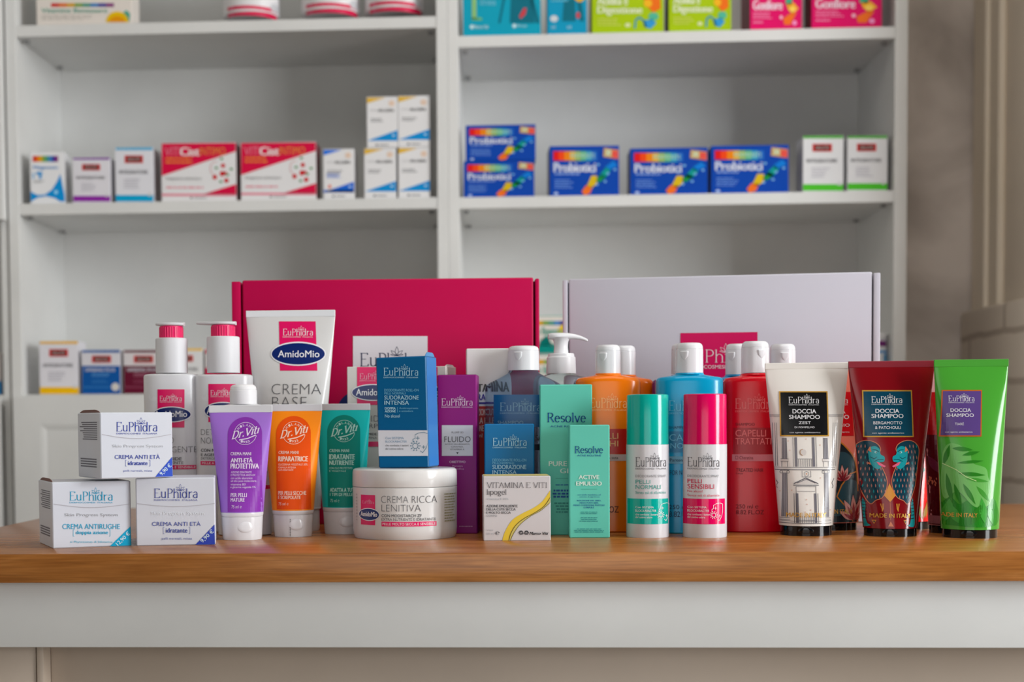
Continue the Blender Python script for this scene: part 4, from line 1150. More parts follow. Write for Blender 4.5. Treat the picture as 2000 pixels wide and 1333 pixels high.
t = shower('white shower tube printed with a grey church facade and a black label', 1574, 1048, 1025, 49, 51.5, 721, 709, 80, (226, 222, 216), (1528.5, 766.5, 1619, 850.5), (14, 14, 15),
           [('DOCCIA', 1551, 799.5, 1597, 808, .016), ('SHAMPOO', 1544, 811, 1604, 819, .016), ('ZEST', 1562, 823.5, 1586, 829, 0), ('DI POMPELMO', 1554, 833.5, 1593, 837, 0), ('con agente antibatterico', 1544, 844, 1604, 847.5, 0)], art_facade, GOLD, logo=(1544, 775.5, 1603, 788), made=(1536, 1001.5, 1612, 1010))


def art_lotus(t):
    t.poly([(1562, 765.5), (1668, 765.5), (1670, 852), (1564, 852)], M((200, 14, 24), .22), 1)
    wi = M((226, 214, 214), .3); t.logo(1586, 776, 1660, 788, wi, 3)
    for s_, a, y0, b_, y1, wg in (('DOCCIA', 1605, 800, 1654, 808, .016), ('SHAMPOO', 1600, 811, 1661, 819, .016), ('CILIEGIO', 1613, 828, 1662, 834, 0), ('con agente antibatterico', 1600, 843, 1661, 846.5, 0)): t.text(s_, a, y0, b_, y1, wi, wg, 3)
    d = M((20, 34, 40), .25); o = M((196, 120, 34), .3); tl = M((40, 74, 84), .25); pl = M((216, 150, 140), .3); rd = M((150, 24, 36), .3)
    top = [(1622, 861), (1640, 863), (1655, 876), (1668, 893), (1674, 915), (1677, 960)]
    t.poly(smooth(top) + [(1674, 1020), (1585, 1020), (1585, 861)], d, 1)
    t.line(smooth(top), 2.6, o, 3, w0=2.6)
    for cx_, cy_, R in ((1645, 905, 21), (1660, 962, 24), (1630, 985, 22)): t.ell(cx_, cy_, R, R * 1.05, tl, 2, n=32)
    for a, b in (((1676, 921), (1660, 926)), ((1660, 926), (1642, 948)), ((1642, 948), (1632, 970)), ((1632, 970), (1648, 988)), ((1648, 988), (1664, 1018))): t.line([a, b], 2.4, o, 3, w0=2.4)
    for bx, by, S in ((1645, 940, 30), (1667, 1016, 46)):
        for ang, l, wd in ((150, .8, .17), (35, .8, .17), (118, 1.0, .17), (68, 1.0, .17), (92, 1.1, .16)):
            P = leaf(bx, by, ang, l * S, wd * S); t.poly(P, pl, 4); t.poly(leaf(bx, by, ang, l * S * .7, wd * S * .5), rd, 5); t.line(P + P[:1], .7, d, 5, w0=.7)


t = shower('coral shower tube with lotus flowers, half hidden between the white and the dark red tube', 1624, 1037, 1019, 47.5, 51, 723, 712, 74, (232, 124, 104), None, None, [], art_lotus, made=(1594, 994.5, 1663, 1003))


def pr_lotus():
    pass


def art_beasts(t):
    dk_ = M((10, 56, 74), .22); tq = M((20, 150, 160), .25); sk = M((206, 120, 84), .25); pkk = M((224, 96, 128), .25); gd = M((210, 140, 50), .25); nv = M((8, 30, 50), .25); ma = M((176, 120, 110), .25)
    for s in (1, -1):
        X = lambda x: 1736 + s * (x - 1736)
        Q = lambda P: [(X(x), y) for x, y in P]
        body = smooth([(1677, 905), (1674, 878), (1684, 864), (1700, 861), (1716, 868), (1721, 880), (1712, 896), (1722, 912), (1731, 935), (1730, 955), (1722, 972), (1710, 978), (1702, 985), (1694, 975), (1684, 950)])
        t.poly(Q(body), dk_, 1); t.line(Q(body + body[:1]), 1.3, sk, 2, w0=1.3)
        for r in range(10):
            for c_ in range(8):
                x, y = 1679 + c_ * 7 + (r % 2) * 3.5, 876 + r * 11
                hit = False
                for i in range(len(body)):
                    (ax, ay), (bx, by) = body[i - 1], body[i]
                    if (ay > y - 3) != (by > y - 3) and x < ax + (y - 3 - ay) * (bx - ax) / (by - ay): hit = not hit
                if not hit or (x > 1697 and 866 < y < 918): continue
                t.poly(Q(leaf(x, y, 90 + (x - 1700) * .25, 7.5, 1.15)), ma if (r + c_) % 4 else tq, 2)
        head = smooth([(1702, 874), (1711, 872), (1719, 878), (1721, 888), (1728, 893), (1727, 902), (1719, 904), (1722, 910), (1716, 917), (1706, 912), (1700, 900), (1698, 884)])
        t.poly(Q(head), tq, 3); t.line(Q([(1709, 902), (1717, 898), (1726, 898)]), 1.0, nv, 4, w0=1.0); t.ell(X(1712), 884, 2.6, 2.0, M((150, 214, 214), .3), 4, n=14); t.ell(X(1713), 884, 1.1, 1.1, nv, 5, n=10)
        t.line(Q([(1706, 879), (1712, 879), (1718, 883)]), .9, nv, 4, w0=.9); t.line(Q([(1702, 893), (1709, 897), (1714, 893)]), .9, nv, 4, w0=.9)
        t.poly(Q([(1697, 880), (1702, 872), (1704, 884)]), sk, 4)
        t.poly(Q([(1713, 903), (1718, 904), (1730, 911), (1727, 913.5), (1717, 909)]), pkk, 4)
        for ang in (200, 235, 262): t.poly(Q(leaf(1706, 908, -ang if s > 0 else -ang, 12, 2)), sk, 2)
        leg = smooth([(1690, 973), (1694, 985), (1694, 1005), (1697, 1022), (1702, 1027), (1687, 1028), (1687, 1000)])
        t.poly(Q(leg), tq, 2)
        for k in range(6): t.line(Q([(1688, 980 + k * 6.5), (1695, 981 + k * 6.5)]), 1.4, nv, 3, w0=1.4)
        t.poly(Q([(1703, 1016), (1711, 1016), (1707, 1024)]), gd, 2); t.poly(Q([(1705, 1017.5), (1709, 1017.5), (1707, 1021.5)]), nv, 3)
        for dx in (-3, 0, 3): t.line(Q([(1721 + dx, 984), (1722 + dx * .4, 994), (1721, 999)]), 1.2, gd, 2, w0=1.2)
        t.poly(Q([(1736.2, 944), (1728, 962), (1725, 968), (1736.2, 981)]), gd, 2)
    t.line([(1736, 980), (1736, 1016)], .8, sk, 2); t.poly([(1736, 1018), (1731, 1028), (1741, 1028)], sk, 2)


t = shower('dark red shower tube printed with two turquoise-headed beasts and a petrol blue label', 1738.5, 1049.5, 1030, 49.5, 51.5, 718, 705.5, 82.5, (128, 12, 22), (1692, 764.5, 1785, 852), (0, 62, 84),
           [('DOCCIA', 1714, 799, 1760, 807, .016), ('SHAMPOO', 1706, 809, 1768, 817, .016), ('BERGAMOTTO', 1709, 823.5, 1765, 829.5, 0), ('& PATCHOULI', 1712, 833, 1762, 838.5, 0), ('con agente antibatterico', 1706, 845, 1768, 848.5, 0)], art_beasts, GOLD, crimp=(136, 34, 48), logo=(1707, 774.5, 1767, 787), made=(1700, 1003, 1776, 1011))


def art_red(t):
    for k, (x, y, a, l) in enumerate(((1800, 1014, 70, 34), (1796, 1014, 100, 44), (1806, 1013, 80, 40), (1790, 1012, 110, 30))): t.poly(leaf(x, y, a, l, 3.4), M((120, 150, 30) if k % 2 else (160, 120, 20), .3), 2)
    t.ell(1800, 918, 8, 6, M((40, 120, 100), .3), 2, n=20)


t = shower('bright red shower tube with leaf print, just showing right of the dark red one', 1768, 1035, 1017, 46, 47, 725, 716, 52, (222, 14, 14), None, None, [], art_red)


def art_maroon(t):
    t.poly([(1790, 766), (1850, 766), (1856, 850), (1796, 850)], M((170, 10, 20), .22), 2)
    t.poly([(1780, 850), (1900, 850), (1900, 1026), (1800, 1026)], M((86, 10, 24), .22), 1)
    for k in range(20): t.poly(leaf(1816 + rnd.random() * 26, 930 + rnd.random() * 16, -80, 6, 1.2), M((206, 110, 80), .3), 3)
    t.poly([(1818, 1008), (1842, 1008), (1842, 1024), (1820, 1024)], M((160, 100, 110), .3), 3)
    t.poly(leaf(1838, 926, 120, 40, 8), M((110, 30, 60), .3), 2)


t = shower('maroon shower tube with pale pink top, wedged behind the green tube', 1863, 1043.5, 1025, 46, 48, 726, 714, 66, (214, 150, 156), None, None, [], art_maroon)


def art_palm(t):
    lt = M((104, 176, 88), .24); md = M((62, 146, 46), .24); dk2 = M((38, 122, 26), .24)
    def base(): return
    for P, m, ly in (([(1846, 905), (1848, 880), (1858, 867), (1876, 870), (1895, 885), (1900, 905), (1925, 915), (1930, 935), (1938, 950), (1930, 985), (1900, 990), (1870, 960), (1850, 975), (1845, 940)], lt, 2),):
        t.poly(smooth(P + P[:1])[:-1], m, ly)
    for x, y, a, l, wd in ((1848, 908, 75, 40, 5), (1862, 876, -5, 40, 5), (1880, 890, 12, 36, 4), (1870, 905, 5, 52, 3.5), (1872, 925, -4, 52, 4.5), (1885, 935, -8, 46, 4), (1852, 925, -82, 60, 5), (1864, 945, -75, 44, 4.5), (1880, 945, -62, 46, 5), (1905, 950, -50, 40, 5)):
        t.poly(leaf(x, y, a, l, wd), md if int(x) % 2 else dk2, 3)
    t.line([(1846, 906), (1868, 918), (1886, 932), (1905, 940)], 1.2, M((190, 220, 150), .3), 4, w0=1.2)
    t.poly(smooth([(1844, 985), (1858, 972), (1872, 985), (1888, 978), (1905, 990), (1920, 980), (1944, 978), (1945, 1026), (1844, 1026)]), M((30, 130, 24), .24), 1)
    for x, y, a, l, wd in ((1850, 1020, 80, 50, 8), (1870, 1022, 110, 40, 9), (1892, 1024, 60, 48, 9), (1918, 1022, 95, 50, 9), (1935, 1024, 100, 40, 7)): t.poly(leaf(x, y, a, l, wd), M((58, 156, 52), .24) if int(x) % 4 else dk2, 3)


t = shower('bright green shower tube with leaf print and violet label, rightmost on the counter', 1893.5, 1052.5, 1032, 51, 54, 716.5, 702.5, 71, (70, 156, 50), (1846.5, 764, 1920, 851), (86, 62, 128),
           [('DOCCIA', 1862, 798, 1901, 805, .014), ('SHAMPOO', 1854, 808, 1906, 815, .014), ('TIARÉ', 1869, 825, 1886, 831, 0), ('con agente antibatterico', 1851, 843, 1902, 846.5, 0)], art_palm, M((196, 96, 30), .3, metal=.2), logo=(1859, 773, 1909, 784), made=(1838, 1002, 1904, 1010), skew=3)

# ================================================================== products on the shelves
RAINBOW = [(206, 40, 30), (226, 110, 20), (214, 160, 20), (120, 160, 70), (70, 150, 130), (60, 130, 190), (60, 60, 150), (130, 40, 120)]
RED = M((206, 30, 28), .4); BADGE = M((96, 40, 40), .4); GREYT = M((120, 120, 122), .4)


class Face:
    """normalised front-face coordinates: (0, 0) upper left, (1, 1) lower right"""

    def __init__(s, t, L_, R_, top, base): s.t, s.L, s.R, s.a, s.b = t, L_, R_, top, base

    def p(s, u, v): return (s.L + u * (s.R - s.L), s.a + v * (s.b - s.a))

    def rect(s, u0, v0, u1, v1, m, ly=1): s.t.rect(*s.p(u0, v0), *s.p(u1, v1), m, ly)

    def poly(s, P, m, ly=1): s.t.poly([s.p(*q) for q in P], m, ly)

    def text(s, x, u0, v0, u1, v1, m, wg=.0, ly=4): s.t.text(x, *s.p(u0, v0), *s.p(u1, v1), m, wg, ly)

    def ell(s, u, v, ru, rv, m, ly=2): s.t.ell(*s.p(u, v), ru * (s.R - s.L), rv * (s.b - s.a), m, ly)

    def greek(s, u0, v0, u1, v1, n, m, ly=3): s.t.greek(*s.p(u0, v0), *s.p(u1, v1), n, m, ly)

    def bar(s, u0, v0, u1, v1, cols, ly=2):
        n = len(cols)
        for k, c in enumerate(cols): s.rect(u0 + (u1 - u0) * k / n, v0, u0 + (u1 - u0) * (k + 1) / n, v1, M(c, .4), ly)


def shelf_box(name, label, group, L_, R_, top, base, z, col, design, dep=.07, dy=.012, rz=0, sides=None, top_color=None, lift=None, stack=0):
    t = carton(name, label, group, L_, R_, base, top, dep, col, rz, z + .0004 + stack, SV + dy, sides=sides, top_color=top_color)
    design(Face(t, L_, R_, top, base)); t.done('carton_body'); return t


def supplement(stripe, foot, ink=(110, 110, 114)):
    def d(F):
        F.rect(.002, 0, .998, .05, M(stripe, .4)); F.rect(.002, foot[0], .998, 1, M(foot[1], .4))
        F.rect(.24, .15, .72, .29, RED, 2); F.rect(.29, .17, .67, .27, BADGE, 3); F.text('SALUTE', .32, .19, .64, .25, M((196, 170, 165), .4), .01)
        F.text('INTEGRATORE', .1, .42, .85, .49, M(ink, .4), .01); F.greek(.22, .58, .66, .78, 4, M((196, 194, 202), .4)); F.ell(.9, foot[0] - .01, .05, .035, M((206, 206, 208), .4), 3)
    return d


def supplement_dark(col, lo):
    def d(F):
        F.rect(.002, 0, .998, .06, M(col, .4)); F.rect(.002, .36, .998, 1, M(col, .4)); F.rect(.26, .13, .75, .29, RED, 2); F.rect(.31, .15, .7, .27, BADGE, 3); F.text('SALUTE', .34, .18, .67, .25, M((196, 170, 165), .4), .01)
        F.text('GINSENG PLUS', .08, .41, .85, .49, M((206, 206, 216), .4), .02); F.greek(.25, .53, .75, .62, 2, M(lo, .4)); F.greek(.25, .68, .72, .78, 2, M(tuple((a + b) // 2 for a, b in zip(col, lo)), .4)); F.rect(.02, .83, .98, .86, M(tuple((a + b) // 2 for a, b in zip(col, lo)), .4), 2); F.ell(.86, .84, .1, .09, M((214, 208, 200), .4), 3)
    return d


def herbal(F):
    F.rect(.0, .0, 1, .52, M((70, 160, 150), .4)) if F.a < 0 else F.rect(.12, .0, .9, .03, M((120, 180, 170), .4))
    v = .66 if F.a < 0 else .15
    k = .34 if F.a < 0 else .8
    F.bar(.15, v - .02 * (F.a < 0), .81, v + .13 * k, RAINBOW, 2)
    F.text('Vitamine Benessere', .05, v + .2 * k, .74, v + .44 * k, M((70, 160, 140), .4), .01)
    F.poly([(.8, v + .9 * k), (.94, v + .3 * k), (.98, v + .5 * k), (.97, v + .9 * k)], M((60, 160, 140), .4), 2)
    F.greek(.05, v + .56 * k, .62, v + .86 * k, 3, M((196, 190, 182), .4))


HB = (226, 218, 210)
Z1, Z2, Z3, Z4 = Z_LT + PT, Z_LM + PT, Z_RT + PT, Z_RM + PT


def herb_top(F):
    herbal(F); t = F.t
    cx, cy = 229, 43.5
    t.poly(arc(cx, cy, 22, -21, 0, 180, 24), M((232, 190, 10), .4), 4); t.poly(arc(cx, cy, 16, -12, 0, 180, 20), M((228, 150, 10), .4), 5)


shelf_box('herbal_box', 'wide white box with rainbow strip and yellow half sun, on the top left shelf', 'white herbal boxes with rainbow strips', 72, 258, -64, 46, Z1, HB, herb_top, dep=.06, top_color=(60, 160, 150))


def tub(label, cx, hw, base):
    t = turned('powder_tub', label, 'white tubs with pink bands on the top left shelf', cx, base, .052, 'jar', z=Z1 + .0004, y=SV + .018)
    t.rings = rings(t, [(base, hw * .93, None), (base - 2, hw * .98, None), (base - 5, hw, None), (base - 112, hw, None), (base - 116, hw * .97, None)])
    t.mb.loft(t.rings, M((228, 226, 228), .35), 72)
    t.rect(cx - hw * .86, base - 23, cx + hw * .86, base - 5, M((214, 16, 76), .35), 1)
    t.rect(cx - hw * .74, base - 23, cx - hw * .64, base - 5, M((226, 90, 130), .35), 2)
    t.ell(cx + hw * .78, base - 25, hw * .12, 9, M((196, 196, 200), .4), 2, n=20)
    t.done('tub_body')
    part_loft(t, 'lid', [(base - 116.5, hw * 1.0, None), (base - 134, hw * 1.0, None), (base - 137, hw * .95, None)], M((226, 226, 228), .4), 72)


tub('white tub with pink band, leftmost of the three on the top left shelf', 491, 55, 37)
tub('white tub with pink band, middle one of the three on the top left shelf', 646, 57, 32)
tub('white tub with pink band, rightmost of the three on the top left shelf', 771, 58, 29)


def magn(F):
    F.bar(.06, .08, .8, .2, RAINBOW, 2); F.text('Magnesio', .08, .28, .8, .36, M((30, 130, 200), .4), .02); F.rect(.06, .42, .1, .54, M((90, 170, 220), .4), 2); F.rect(.16, .4, .34, .46, M((60, 150, 210), .4), 2); F.rect(.24, .46, .32, .54, M((60, 150, 210), .4), 2); F.greek(.1, .58, .4, .63, 2, GREYT)
    b = M((0, 140, 210), .4)
    F.poly([(.0, .8), (.2, .87), (.42, .86), (.62, .76), (.78, .58), (.86, .44), (1, .88), (1, 1), (.86, 1), (.7, .93), (.45, .89), (.2, .92), (0, 1)], b, 2); F.ell(.74, .81, .05, .04, M((150, 210, 240), .4), 3)


shelf_box('supplement_box', 'white box with rainbow bar and blue waves, leftmost on the middle left shelf', None, 60, 127, 297, 394, Z2, (226, 226, 228), magn, rz=5)
shelf_box('supplement_box', 'white box with purple stripes, on the middle left shelf', 'white supplement boxes with red badges', 143, 216, 308, 394, Z2, (222, 220, 226), supplement((130, 60, 160), (.87, (140, 40, 160))))
shelf_box('supplement_box', 'white box with light blue stripes, on the middle left shelf', 'white supplement boxes with red badges', 226, 300, 288, 394, Z2, (222, 222, 228), supplement((60, 170, 214), (.88, (0, 160, 206))))


def cist(F):
    r = M((214, 6, 66), .4)
    F.poly([(0, 0), (1, 0), (1, .15), (0, .58)], r, 1); F.text('VITI', .04, .08, .25, .23, M((226, 130, 150), .4), .0); F.text('Cist', .25, .08, .5, .23, M((236, 226, 226), .4), .03); F.text('INTIMO', .51, .08, .85, .22, M((226, 140, 60), .4), .0)
    F.greek(.05, .26, .44, .39, 2, M((230, 130, 50), .4))
    F.text('Integratore alimentare', .06, .6, .53, .66, GREYT); F.greek(.06, .77, .62, .82, 1, M((226, 120, 140), .4))
    F.poly([(.55, .9), (1, .72), (1, .9)], r, 1); F.rect(0, .89, 1, .93, M((226, 130, 150), .4), 1)
    F.rect(.38, .95, .41, .975, DARK_INK, 2); F.rect(.43, .955, .6, .97, GREYT, 2)
    for u, v, q in ((.82, .4, .028), (.81, .54, .034), (.71, .6, .03), (.865, .66, .03), (.85, .53, .022)): F.ell(u, v, q, q * 1.35, M((206, 24, 30), .4), 3)
    for u, v in ((.8, .28), (.73, .44), (.93, .46), (.88, .56), (.79, .68)): F.ell(u, v, .022, .02, M((60, 140, 70), .4), 3)
    P = [F.p(.72 + .07 * math.cos(a / 10), .45 + .12 * math.sin(a / 10)) for a in range(20, 50)]
    F.t.line(P, 1.2, M((226, 150, 150), .4), 2, w0=1.2)


WB = (226, 225, 226)
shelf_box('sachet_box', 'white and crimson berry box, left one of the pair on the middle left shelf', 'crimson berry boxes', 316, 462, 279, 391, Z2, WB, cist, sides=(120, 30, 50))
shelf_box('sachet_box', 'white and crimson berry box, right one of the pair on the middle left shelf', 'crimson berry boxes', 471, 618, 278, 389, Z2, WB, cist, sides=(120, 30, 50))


def corner(c0, c1, red=False):
    def d(F):
        F.poly([(0, .02), (.6, .02), (0, .13)], M(c0, .4)); F.text('VITI', .1, .25, .34, .29, M((200, 200, 202), .4)); F.text('ALGIN', .36, .24, .86, .3, M((60, 60, 64), .4), .02); F.greek(.12, .43, .62, .52, 2, M((150, 150, 152), .4)); F.ell(.8, .13, .1, .06, M((226, 200, 180), .4))
        F.poly([(0, .87), (1, .66), (1, .87)], M(c1, .4)); F.rect(.82, .75, .9, .78, M((200, 226, 240), .4), 3); F.rect(.28, .94, .36, .97, DARK_INK, 2); F.rect(.4, .945, .7, .965, GREYT, 2)
        if red: F.greek(.1, .5, .58, .6, 3, M((70, 120, 210), .4)); F.ell(.2, .76, .05, .04, M((226, 120, 100), .4)); F.rect(0, .83, 1, .88, M(c1, .4))
    return d


shelf_box('tablet_box', 'narrow white box with bright blue corners, beside the crimson berry boxes', None, 632, 692, 291, 388, Z2, WB, corner((20, 110, 220), (20, 100, 210), True))
gb = 'white boxes with gold and blue corners in two stacks'
b1 = shelf_box('tablet_box', 'white box with gold and blue corners, lower left of the four', gb, 712, 774, 289.5, 387, Z2, WB, corner((222, 178, 60), (0, 140, 210)), dep=.062)
b2 = shelf_box('tablet_box', 'white box with gold and blue corners, lower right of the four', gb, 778.5, 840, 288, 386, Z2, WB, corner((222, 178, 60), (0, 140, 210)), dep=.062)
hh = max(b1.h, b2.h) + .0005
shelf_box('tablet_box', 'white box with gold and blue corners, upper left of the four', gb, 717, 777, 189, 288, Z2, WB, corner((222, 178, 60), (0, 140, 210)), dep=.06, stack=hh)
shelf_box('tablet_box', 'white box with gold and blue corners, upper right of the four', gb, 778, 839.5, 187, 286, Z2, WB, corner((222, 178, 60), (0, 140, 210)), dep=.06, stack=hh)

shelf_box('supplement_box', 'white box with yellow stripes, leftmost on the lowest left shelf', 'white supplement boxes with red badges', 78, 154, 667, 770, Z_LOW, (222, 220, 226), supplement((232, 178, 50), (.87, (240, 186, 0))), rz=3)
shelf_box('supplement_box', 'blue box with a white top band, beside the yellow-striped box', 'dark supplement boxes with red badges', 160, 236, 684, 770, Z_LOW, (216, 214, 220), supplement_dark((6, 84, 160), (90, 150, 206)))
shelf_box('supplement_box', 'maroon box with a white top band, beside the blue box', 'dark supplement boxes with red badges', 242, 318, 684, 770, Z_LOW, (216, 210, 212), supplement_dark((100, 14, 44), (170, 110, 130)))
shelf_box('supplement_box', 'white box with yellow top, showing between the two white pump bottles', 'white supplement boxes with red badges', 326, 397, 681, 770, Z_LOW, (222, 222, 222), supplement((240, 190, 40), (.87, (240, 186, 0))))
shelf_box('supplement_box', 'white and pink box, a sliver beside the right pump bottle', None, 401.5, 466, 682, 770, Z_LOW, (222, 216, 216), lambda F: (F.rect(0, 0, 1, .1, M((220, 90, 110), .4)), F.rect(0, .42, 1, 1, M((214, 10, 80), .4)), F.rect(.3, .16, .8, .3, RED, 2)))


def herb_low(F):
    herbal(F); F.ell(.8, .55, .2, .38, M((236, 200, 10), .4), 3); F.poly([(.3, .98), (.36, .66), (.46, .5), (.58, .98)], M((0, 140, 130), .4), 3); F.poly([(.58, .98), (.52, .7), (.7, .9), (.8, .98)], M((0, 140, 130), .4), 4)


h1 = shelf_box('herbal_box', 'white herbal box behind the gap between the gift boxes, lower of the stacked pair', 'white herbal boxes with rainbow strips', 1010, 1142, 692, 769, Z_LOW, HB, herb_low, dep=.06)
shelf_box('herbal_box', 'white herbal box behind the gap between the gift boxes, upper of the stacked pair', 'white herbal boxes with rainbow strips', 1008, 1140, 616, 692, Z_LOW, HB, herb_low, dep=.058, stack=h1.h + .0005)

t = turned('pill_jar', 'small white jar with violet and blue bands, behind the white gift box right edge', None, 1714, 765, .02, 'jar', z=Z_LOW + .0004, y=SV + .02)
t.rings = rings(t, [(765, 16, None), (763, 17, None), (664, 17, None), (662, 15, None)])
t.mb.loft(t.rings, M((222, 224, 228), .4), 48)
t.rect(1700, 666, 1733, 677, M((120, 50, 120), .4), 1); t.rect(1700, 685, 1735, 690, M((70, 150, 210), .4), 1); t.rect(1726, 692, 1735, 745, M((90, 160, 206), .4), 1)
t.done('jar_body'); part_loft(t, 'lid', [(662, 17.5, None), (654, 17.5, None), (652.5, 16, None)], M((226, 226, 228), .4), 48)
shelf_box('supplement_box', 'blue-footed box in the neighbouring unit at the left frame edge', None, -70, 4, 690, 771, Z_LOW, (206, 200, 198), lambda F: F.rect(0, .68, 1, 1, M((0, 120, 180), .4)), dep=.05)


# upper right shelf
def teal(big):
    def d(F):
        dk = M((0, 108, 128), .4)
        if big:
            F.rect(.11, .3, .17, .8, M((140, 190, 120), .4), 2); F.rect(.11, .78, .24, .82, M((110, 180, 110), .4), 2); F.text('linea', .22, .5, .42, .6, M((120, 200, 220), .4)); F.poly([(.62, .4), (.88, .4), (.92, .86), (.6, .86)], dk, 2); F.poly([(.45, .86), (.52, .45), (.55, .45), (.48, .86)], dk, 2); F.poly([(.86, .45), (.9, .45), (.99, .86), (.93, .86)], dk, 2)
            F.poly([(.72, .76), (.78, .64), (.82, .64), (.8, .74), (.74, .8)], M((206, 60, 70), .4), 3); F.text('Marco Viti', .14, .89, .32, .94, M((200, 226, 230), .4), .01); F.ell(.11, .915, .025, .03, M((200, 226, 230), .4)); F.text('30 cps', .69, .88, .82, .925, M((180, 220, 226), .4), .01); F.ell(.66, .9, .025, .03, M((200, 226, 230), .4))
        else:
            F.poly([(.42, .55), (.7, .5), (.72, .86), (.38, .86)], dk, 2); F.poly([(.74, .52), (.82, .86), (.94, .86), (.86, .5)], dk, 2); F.ell(.78, .77, .05, .05, M((206, 70, 80), .4), 3); F.ell(.82, .4, .18, .17, M((226, 170, 10), .4), 3); F.ell(.82, .4, .12, .1, M((226, 130, 20), .4), 4); F.ell(.17, .82, .1, .05, M((206, 210, 214), .4), 3); F.greek(.1, .5, .55, .58, 2, M((110, 190, 210), .4)); F.text('ml', .1, .92, .2, .97, M((190, 220, 230), .4)); F.text('ml', .5, .92, .6, .97, M((190, 220, 230), .4))
    return d


def lime(F):
    w_ = M((222, 230, 190), .4)
    F.text('Acidità e', .08, .48, .5, .62, w_, .03); F.text('Digestione', .08, .64, .7, .79, w_, .03); F.greek(.08, .83, .42, .96, 3, M((196, 206, 90), .4))
    o = M((236, 110, 20), .4); b = M((40, 150, 180), .4)
    F.poly([(.7, .45), (.95, .45), (.96, .68), (.86, .74), (.76, .64)], o, 2); F.ell(.78, .6, .06, .06, M((240, 180, 30), .4), 3); F.ell(.86, .8, .07, .06, M((80, 180, 150), .4), 3)
    F.t.line([F.p(u, v) for u, v in ((.6, .98), (.61, .86), (.66, .81), (.72, .86), (.75, .96))], 3.4, b, 3, w0=3.4); F.poly([(.72, .86), (.84, .84), (.9, .9), (.82, .99), (.74, .96)], M((50, 150, 210), .4), 3); F.ell(.5, .93, .04, .03, M((214, 220, 170), .4))


def gonf(F):
    w_ = M((236, 200, 214), .4)
    F.text('Gonfiore', .06, .58, .62, .74, w_, .03); F.greek(.06, .78, .48, .9, 3, M((236, 130, 170), .4)); F.greek(.06, .93, .3, .97, 1, M((236, 150, 190), .4))
    for P, c in (([(.72, .44), (.84, .44), (.8, .66), (.68, .64)], (70, 170, 130)), ([(.7, .64), (.84, .62), (.94, .72), (.82, .8), (.74, .74)], (240, 170, 40)), ([(.8, .78), (.9, .78), (.78, .98), (.66, .98), (.64, .88)], (240, 110, 30))): F.poly(P, M(c, .4), 3)
    F.ell(.82, .73, .06, .05, M((250, 206, 90), .4), 4); F.ell(.6, .86, .03, .03, M((240, 180, 200), .4), 3); F.ell(.86, .95, .04, .04, M((240, 150, 200), .4), 3)


TE = (0, 158, 186); LI = (166, 196, 0); MG = (222, 0, 100)
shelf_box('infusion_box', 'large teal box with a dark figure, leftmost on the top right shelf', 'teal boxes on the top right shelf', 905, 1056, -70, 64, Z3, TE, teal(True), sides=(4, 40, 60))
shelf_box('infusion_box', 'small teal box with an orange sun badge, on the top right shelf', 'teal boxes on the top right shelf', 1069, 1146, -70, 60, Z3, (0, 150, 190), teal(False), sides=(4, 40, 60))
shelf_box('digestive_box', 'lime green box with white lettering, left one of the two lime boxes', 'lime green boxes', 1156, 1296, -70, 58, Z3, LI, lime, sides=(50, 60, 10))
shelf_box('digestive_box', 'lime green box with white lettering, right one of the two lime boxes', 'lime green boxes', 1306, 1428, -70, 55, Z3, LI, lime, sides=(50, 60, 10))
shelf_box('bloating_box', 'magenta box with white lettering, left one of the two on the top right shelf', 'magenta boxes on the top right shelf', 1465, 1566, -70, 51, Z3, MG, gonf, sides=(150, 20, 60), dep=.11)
shelf_box('bloating_box', 'magenta box with white lettering, right one beside the side panel', 'magenta boxes on the top right shelf', 1585, 1722, -70, 47, Z3, MG, gonf, sides=(150, 20, 60))


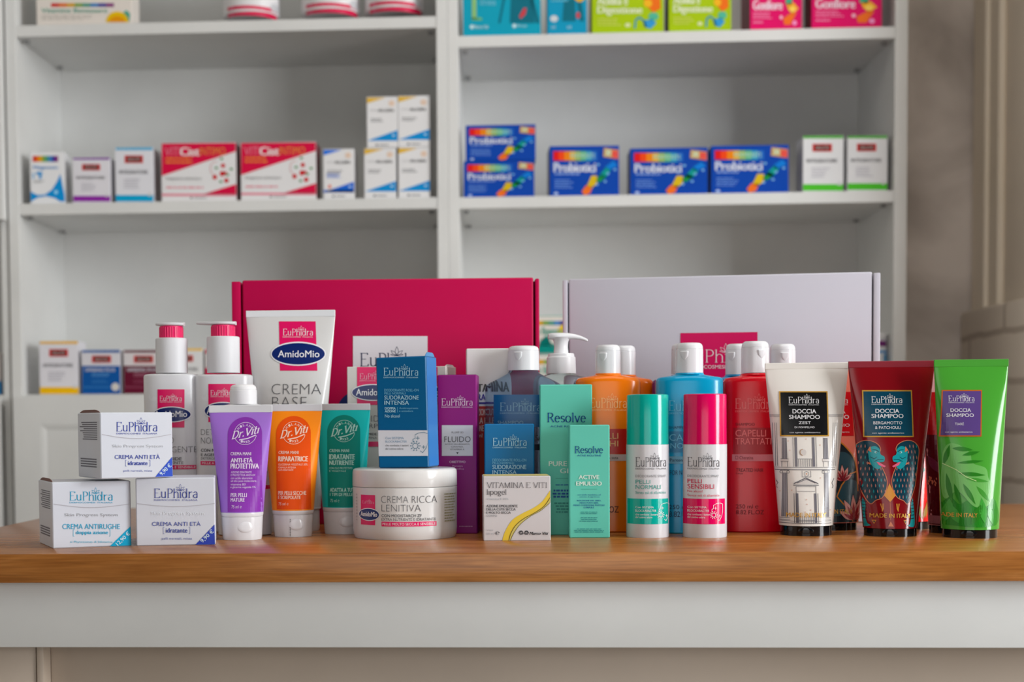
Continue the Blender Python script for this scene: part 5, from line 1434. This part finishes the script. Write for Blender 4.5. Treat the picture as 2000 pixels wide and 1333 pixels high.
def prob(F):
    bar = [(222, 20, 24), (236, 70, 16), (232, 130, 14), (224, 170, 20), (150, 180, 80), (90, 180, 130), (60, 160, 190), (40, 110, 190)]
    F.bar(.05, .11, .68, .3, bar, 2); F.text('FERMENTI', .3, .15, .64, .25, M((170, 210, 190), .4), .01); F.text('Probiotici', .06, .34, .66, .53, M((200, 206, 226), .4), .04); F.greek(.07, .55, .45, .62, 1, M((130, 160, 220), .4)); F.greek(.07, .68, .36, .88, 4, M((100, 140, 214), .4)); F.ell(.09, .96, .03, .03, M((170, 190, 230), .4), 3)
    F.poly([(.78, .04), (.99, .08), (.99, .27), (.77, .22)], M((196, 150, 90), .4), 3); F.poly([(.9, .09), (.985, .1), (.985, .26), (.9, .24)], M((226, 80, 70), .4), 4); F.text('30', .8, .08, .88, .2, M((206, 226, 190), .4), .03, 5)
    for P, c in (([(.92, .3), (.98, .4), (.84, .5), (.8, .42)], (0, 120, 210)), ([(.82, .42), (.88, .5), (.8, .66), (.7, .62)], (0, 150, 140)), ([(.74, .56), (.82, .62), (.72, .74), (.66, .7)], (20, 140, 60)), ([(.6, .6), (.68, .6), (.68, .76), (.6, .86), (.54, .8)], (216, 180, 20)), ([(.52, .8), (.62, .82), (.58, .96), (.5, 1), (.46, .92)], (236, 110, 30))): F.poly(P, M(c, .4), 3)
    for u, v in ((.7, .38), (.94, .48), (.8, .72), (.68, .78), (.62, .52), (.84, .56)): F.ell(u, v, .02, .025, M((120, 180, 226), .4), 4)


BL = (0, 66, 168); g = 'blue probiotic boxes with rainbow bars'
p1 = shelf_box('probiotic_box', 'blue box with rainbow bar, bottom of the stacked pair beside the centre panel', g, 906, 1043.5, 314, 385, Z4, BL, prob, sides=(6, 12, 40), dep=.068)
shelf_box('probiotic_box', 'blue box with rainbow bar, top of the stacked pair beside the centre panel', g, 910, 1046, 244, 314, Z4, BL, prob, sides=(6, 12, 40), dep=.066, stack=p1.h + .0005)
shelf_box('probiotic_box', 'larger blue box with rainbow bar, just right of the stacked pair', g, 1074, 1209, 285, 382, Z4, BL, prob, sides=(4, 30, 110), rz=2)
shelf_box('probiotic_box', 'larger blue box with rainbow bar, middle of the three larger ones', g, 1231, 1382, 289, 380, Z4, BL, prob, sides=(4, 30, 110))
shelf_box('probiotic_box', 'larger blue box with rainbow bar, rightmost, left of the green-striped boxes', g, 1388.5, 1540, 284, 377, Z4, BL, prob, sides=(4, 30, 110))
GN = supplement((70, 170, 40), (.88, (76, 190, 40)))
shelf_box('supplement_box', 'white box with green stripes, left one of the pair', 'white supplement boxes with red badges', 1568, 1647, 265, 373, Z4, (222, 222, 224), GN)
shelf_box('supplement_box', 'white box with green stripes, right one against the side panel', 'white supplement boxes with red badges', 1655, 1733, 265, 371, Z4, (222, 222, 224), GN)
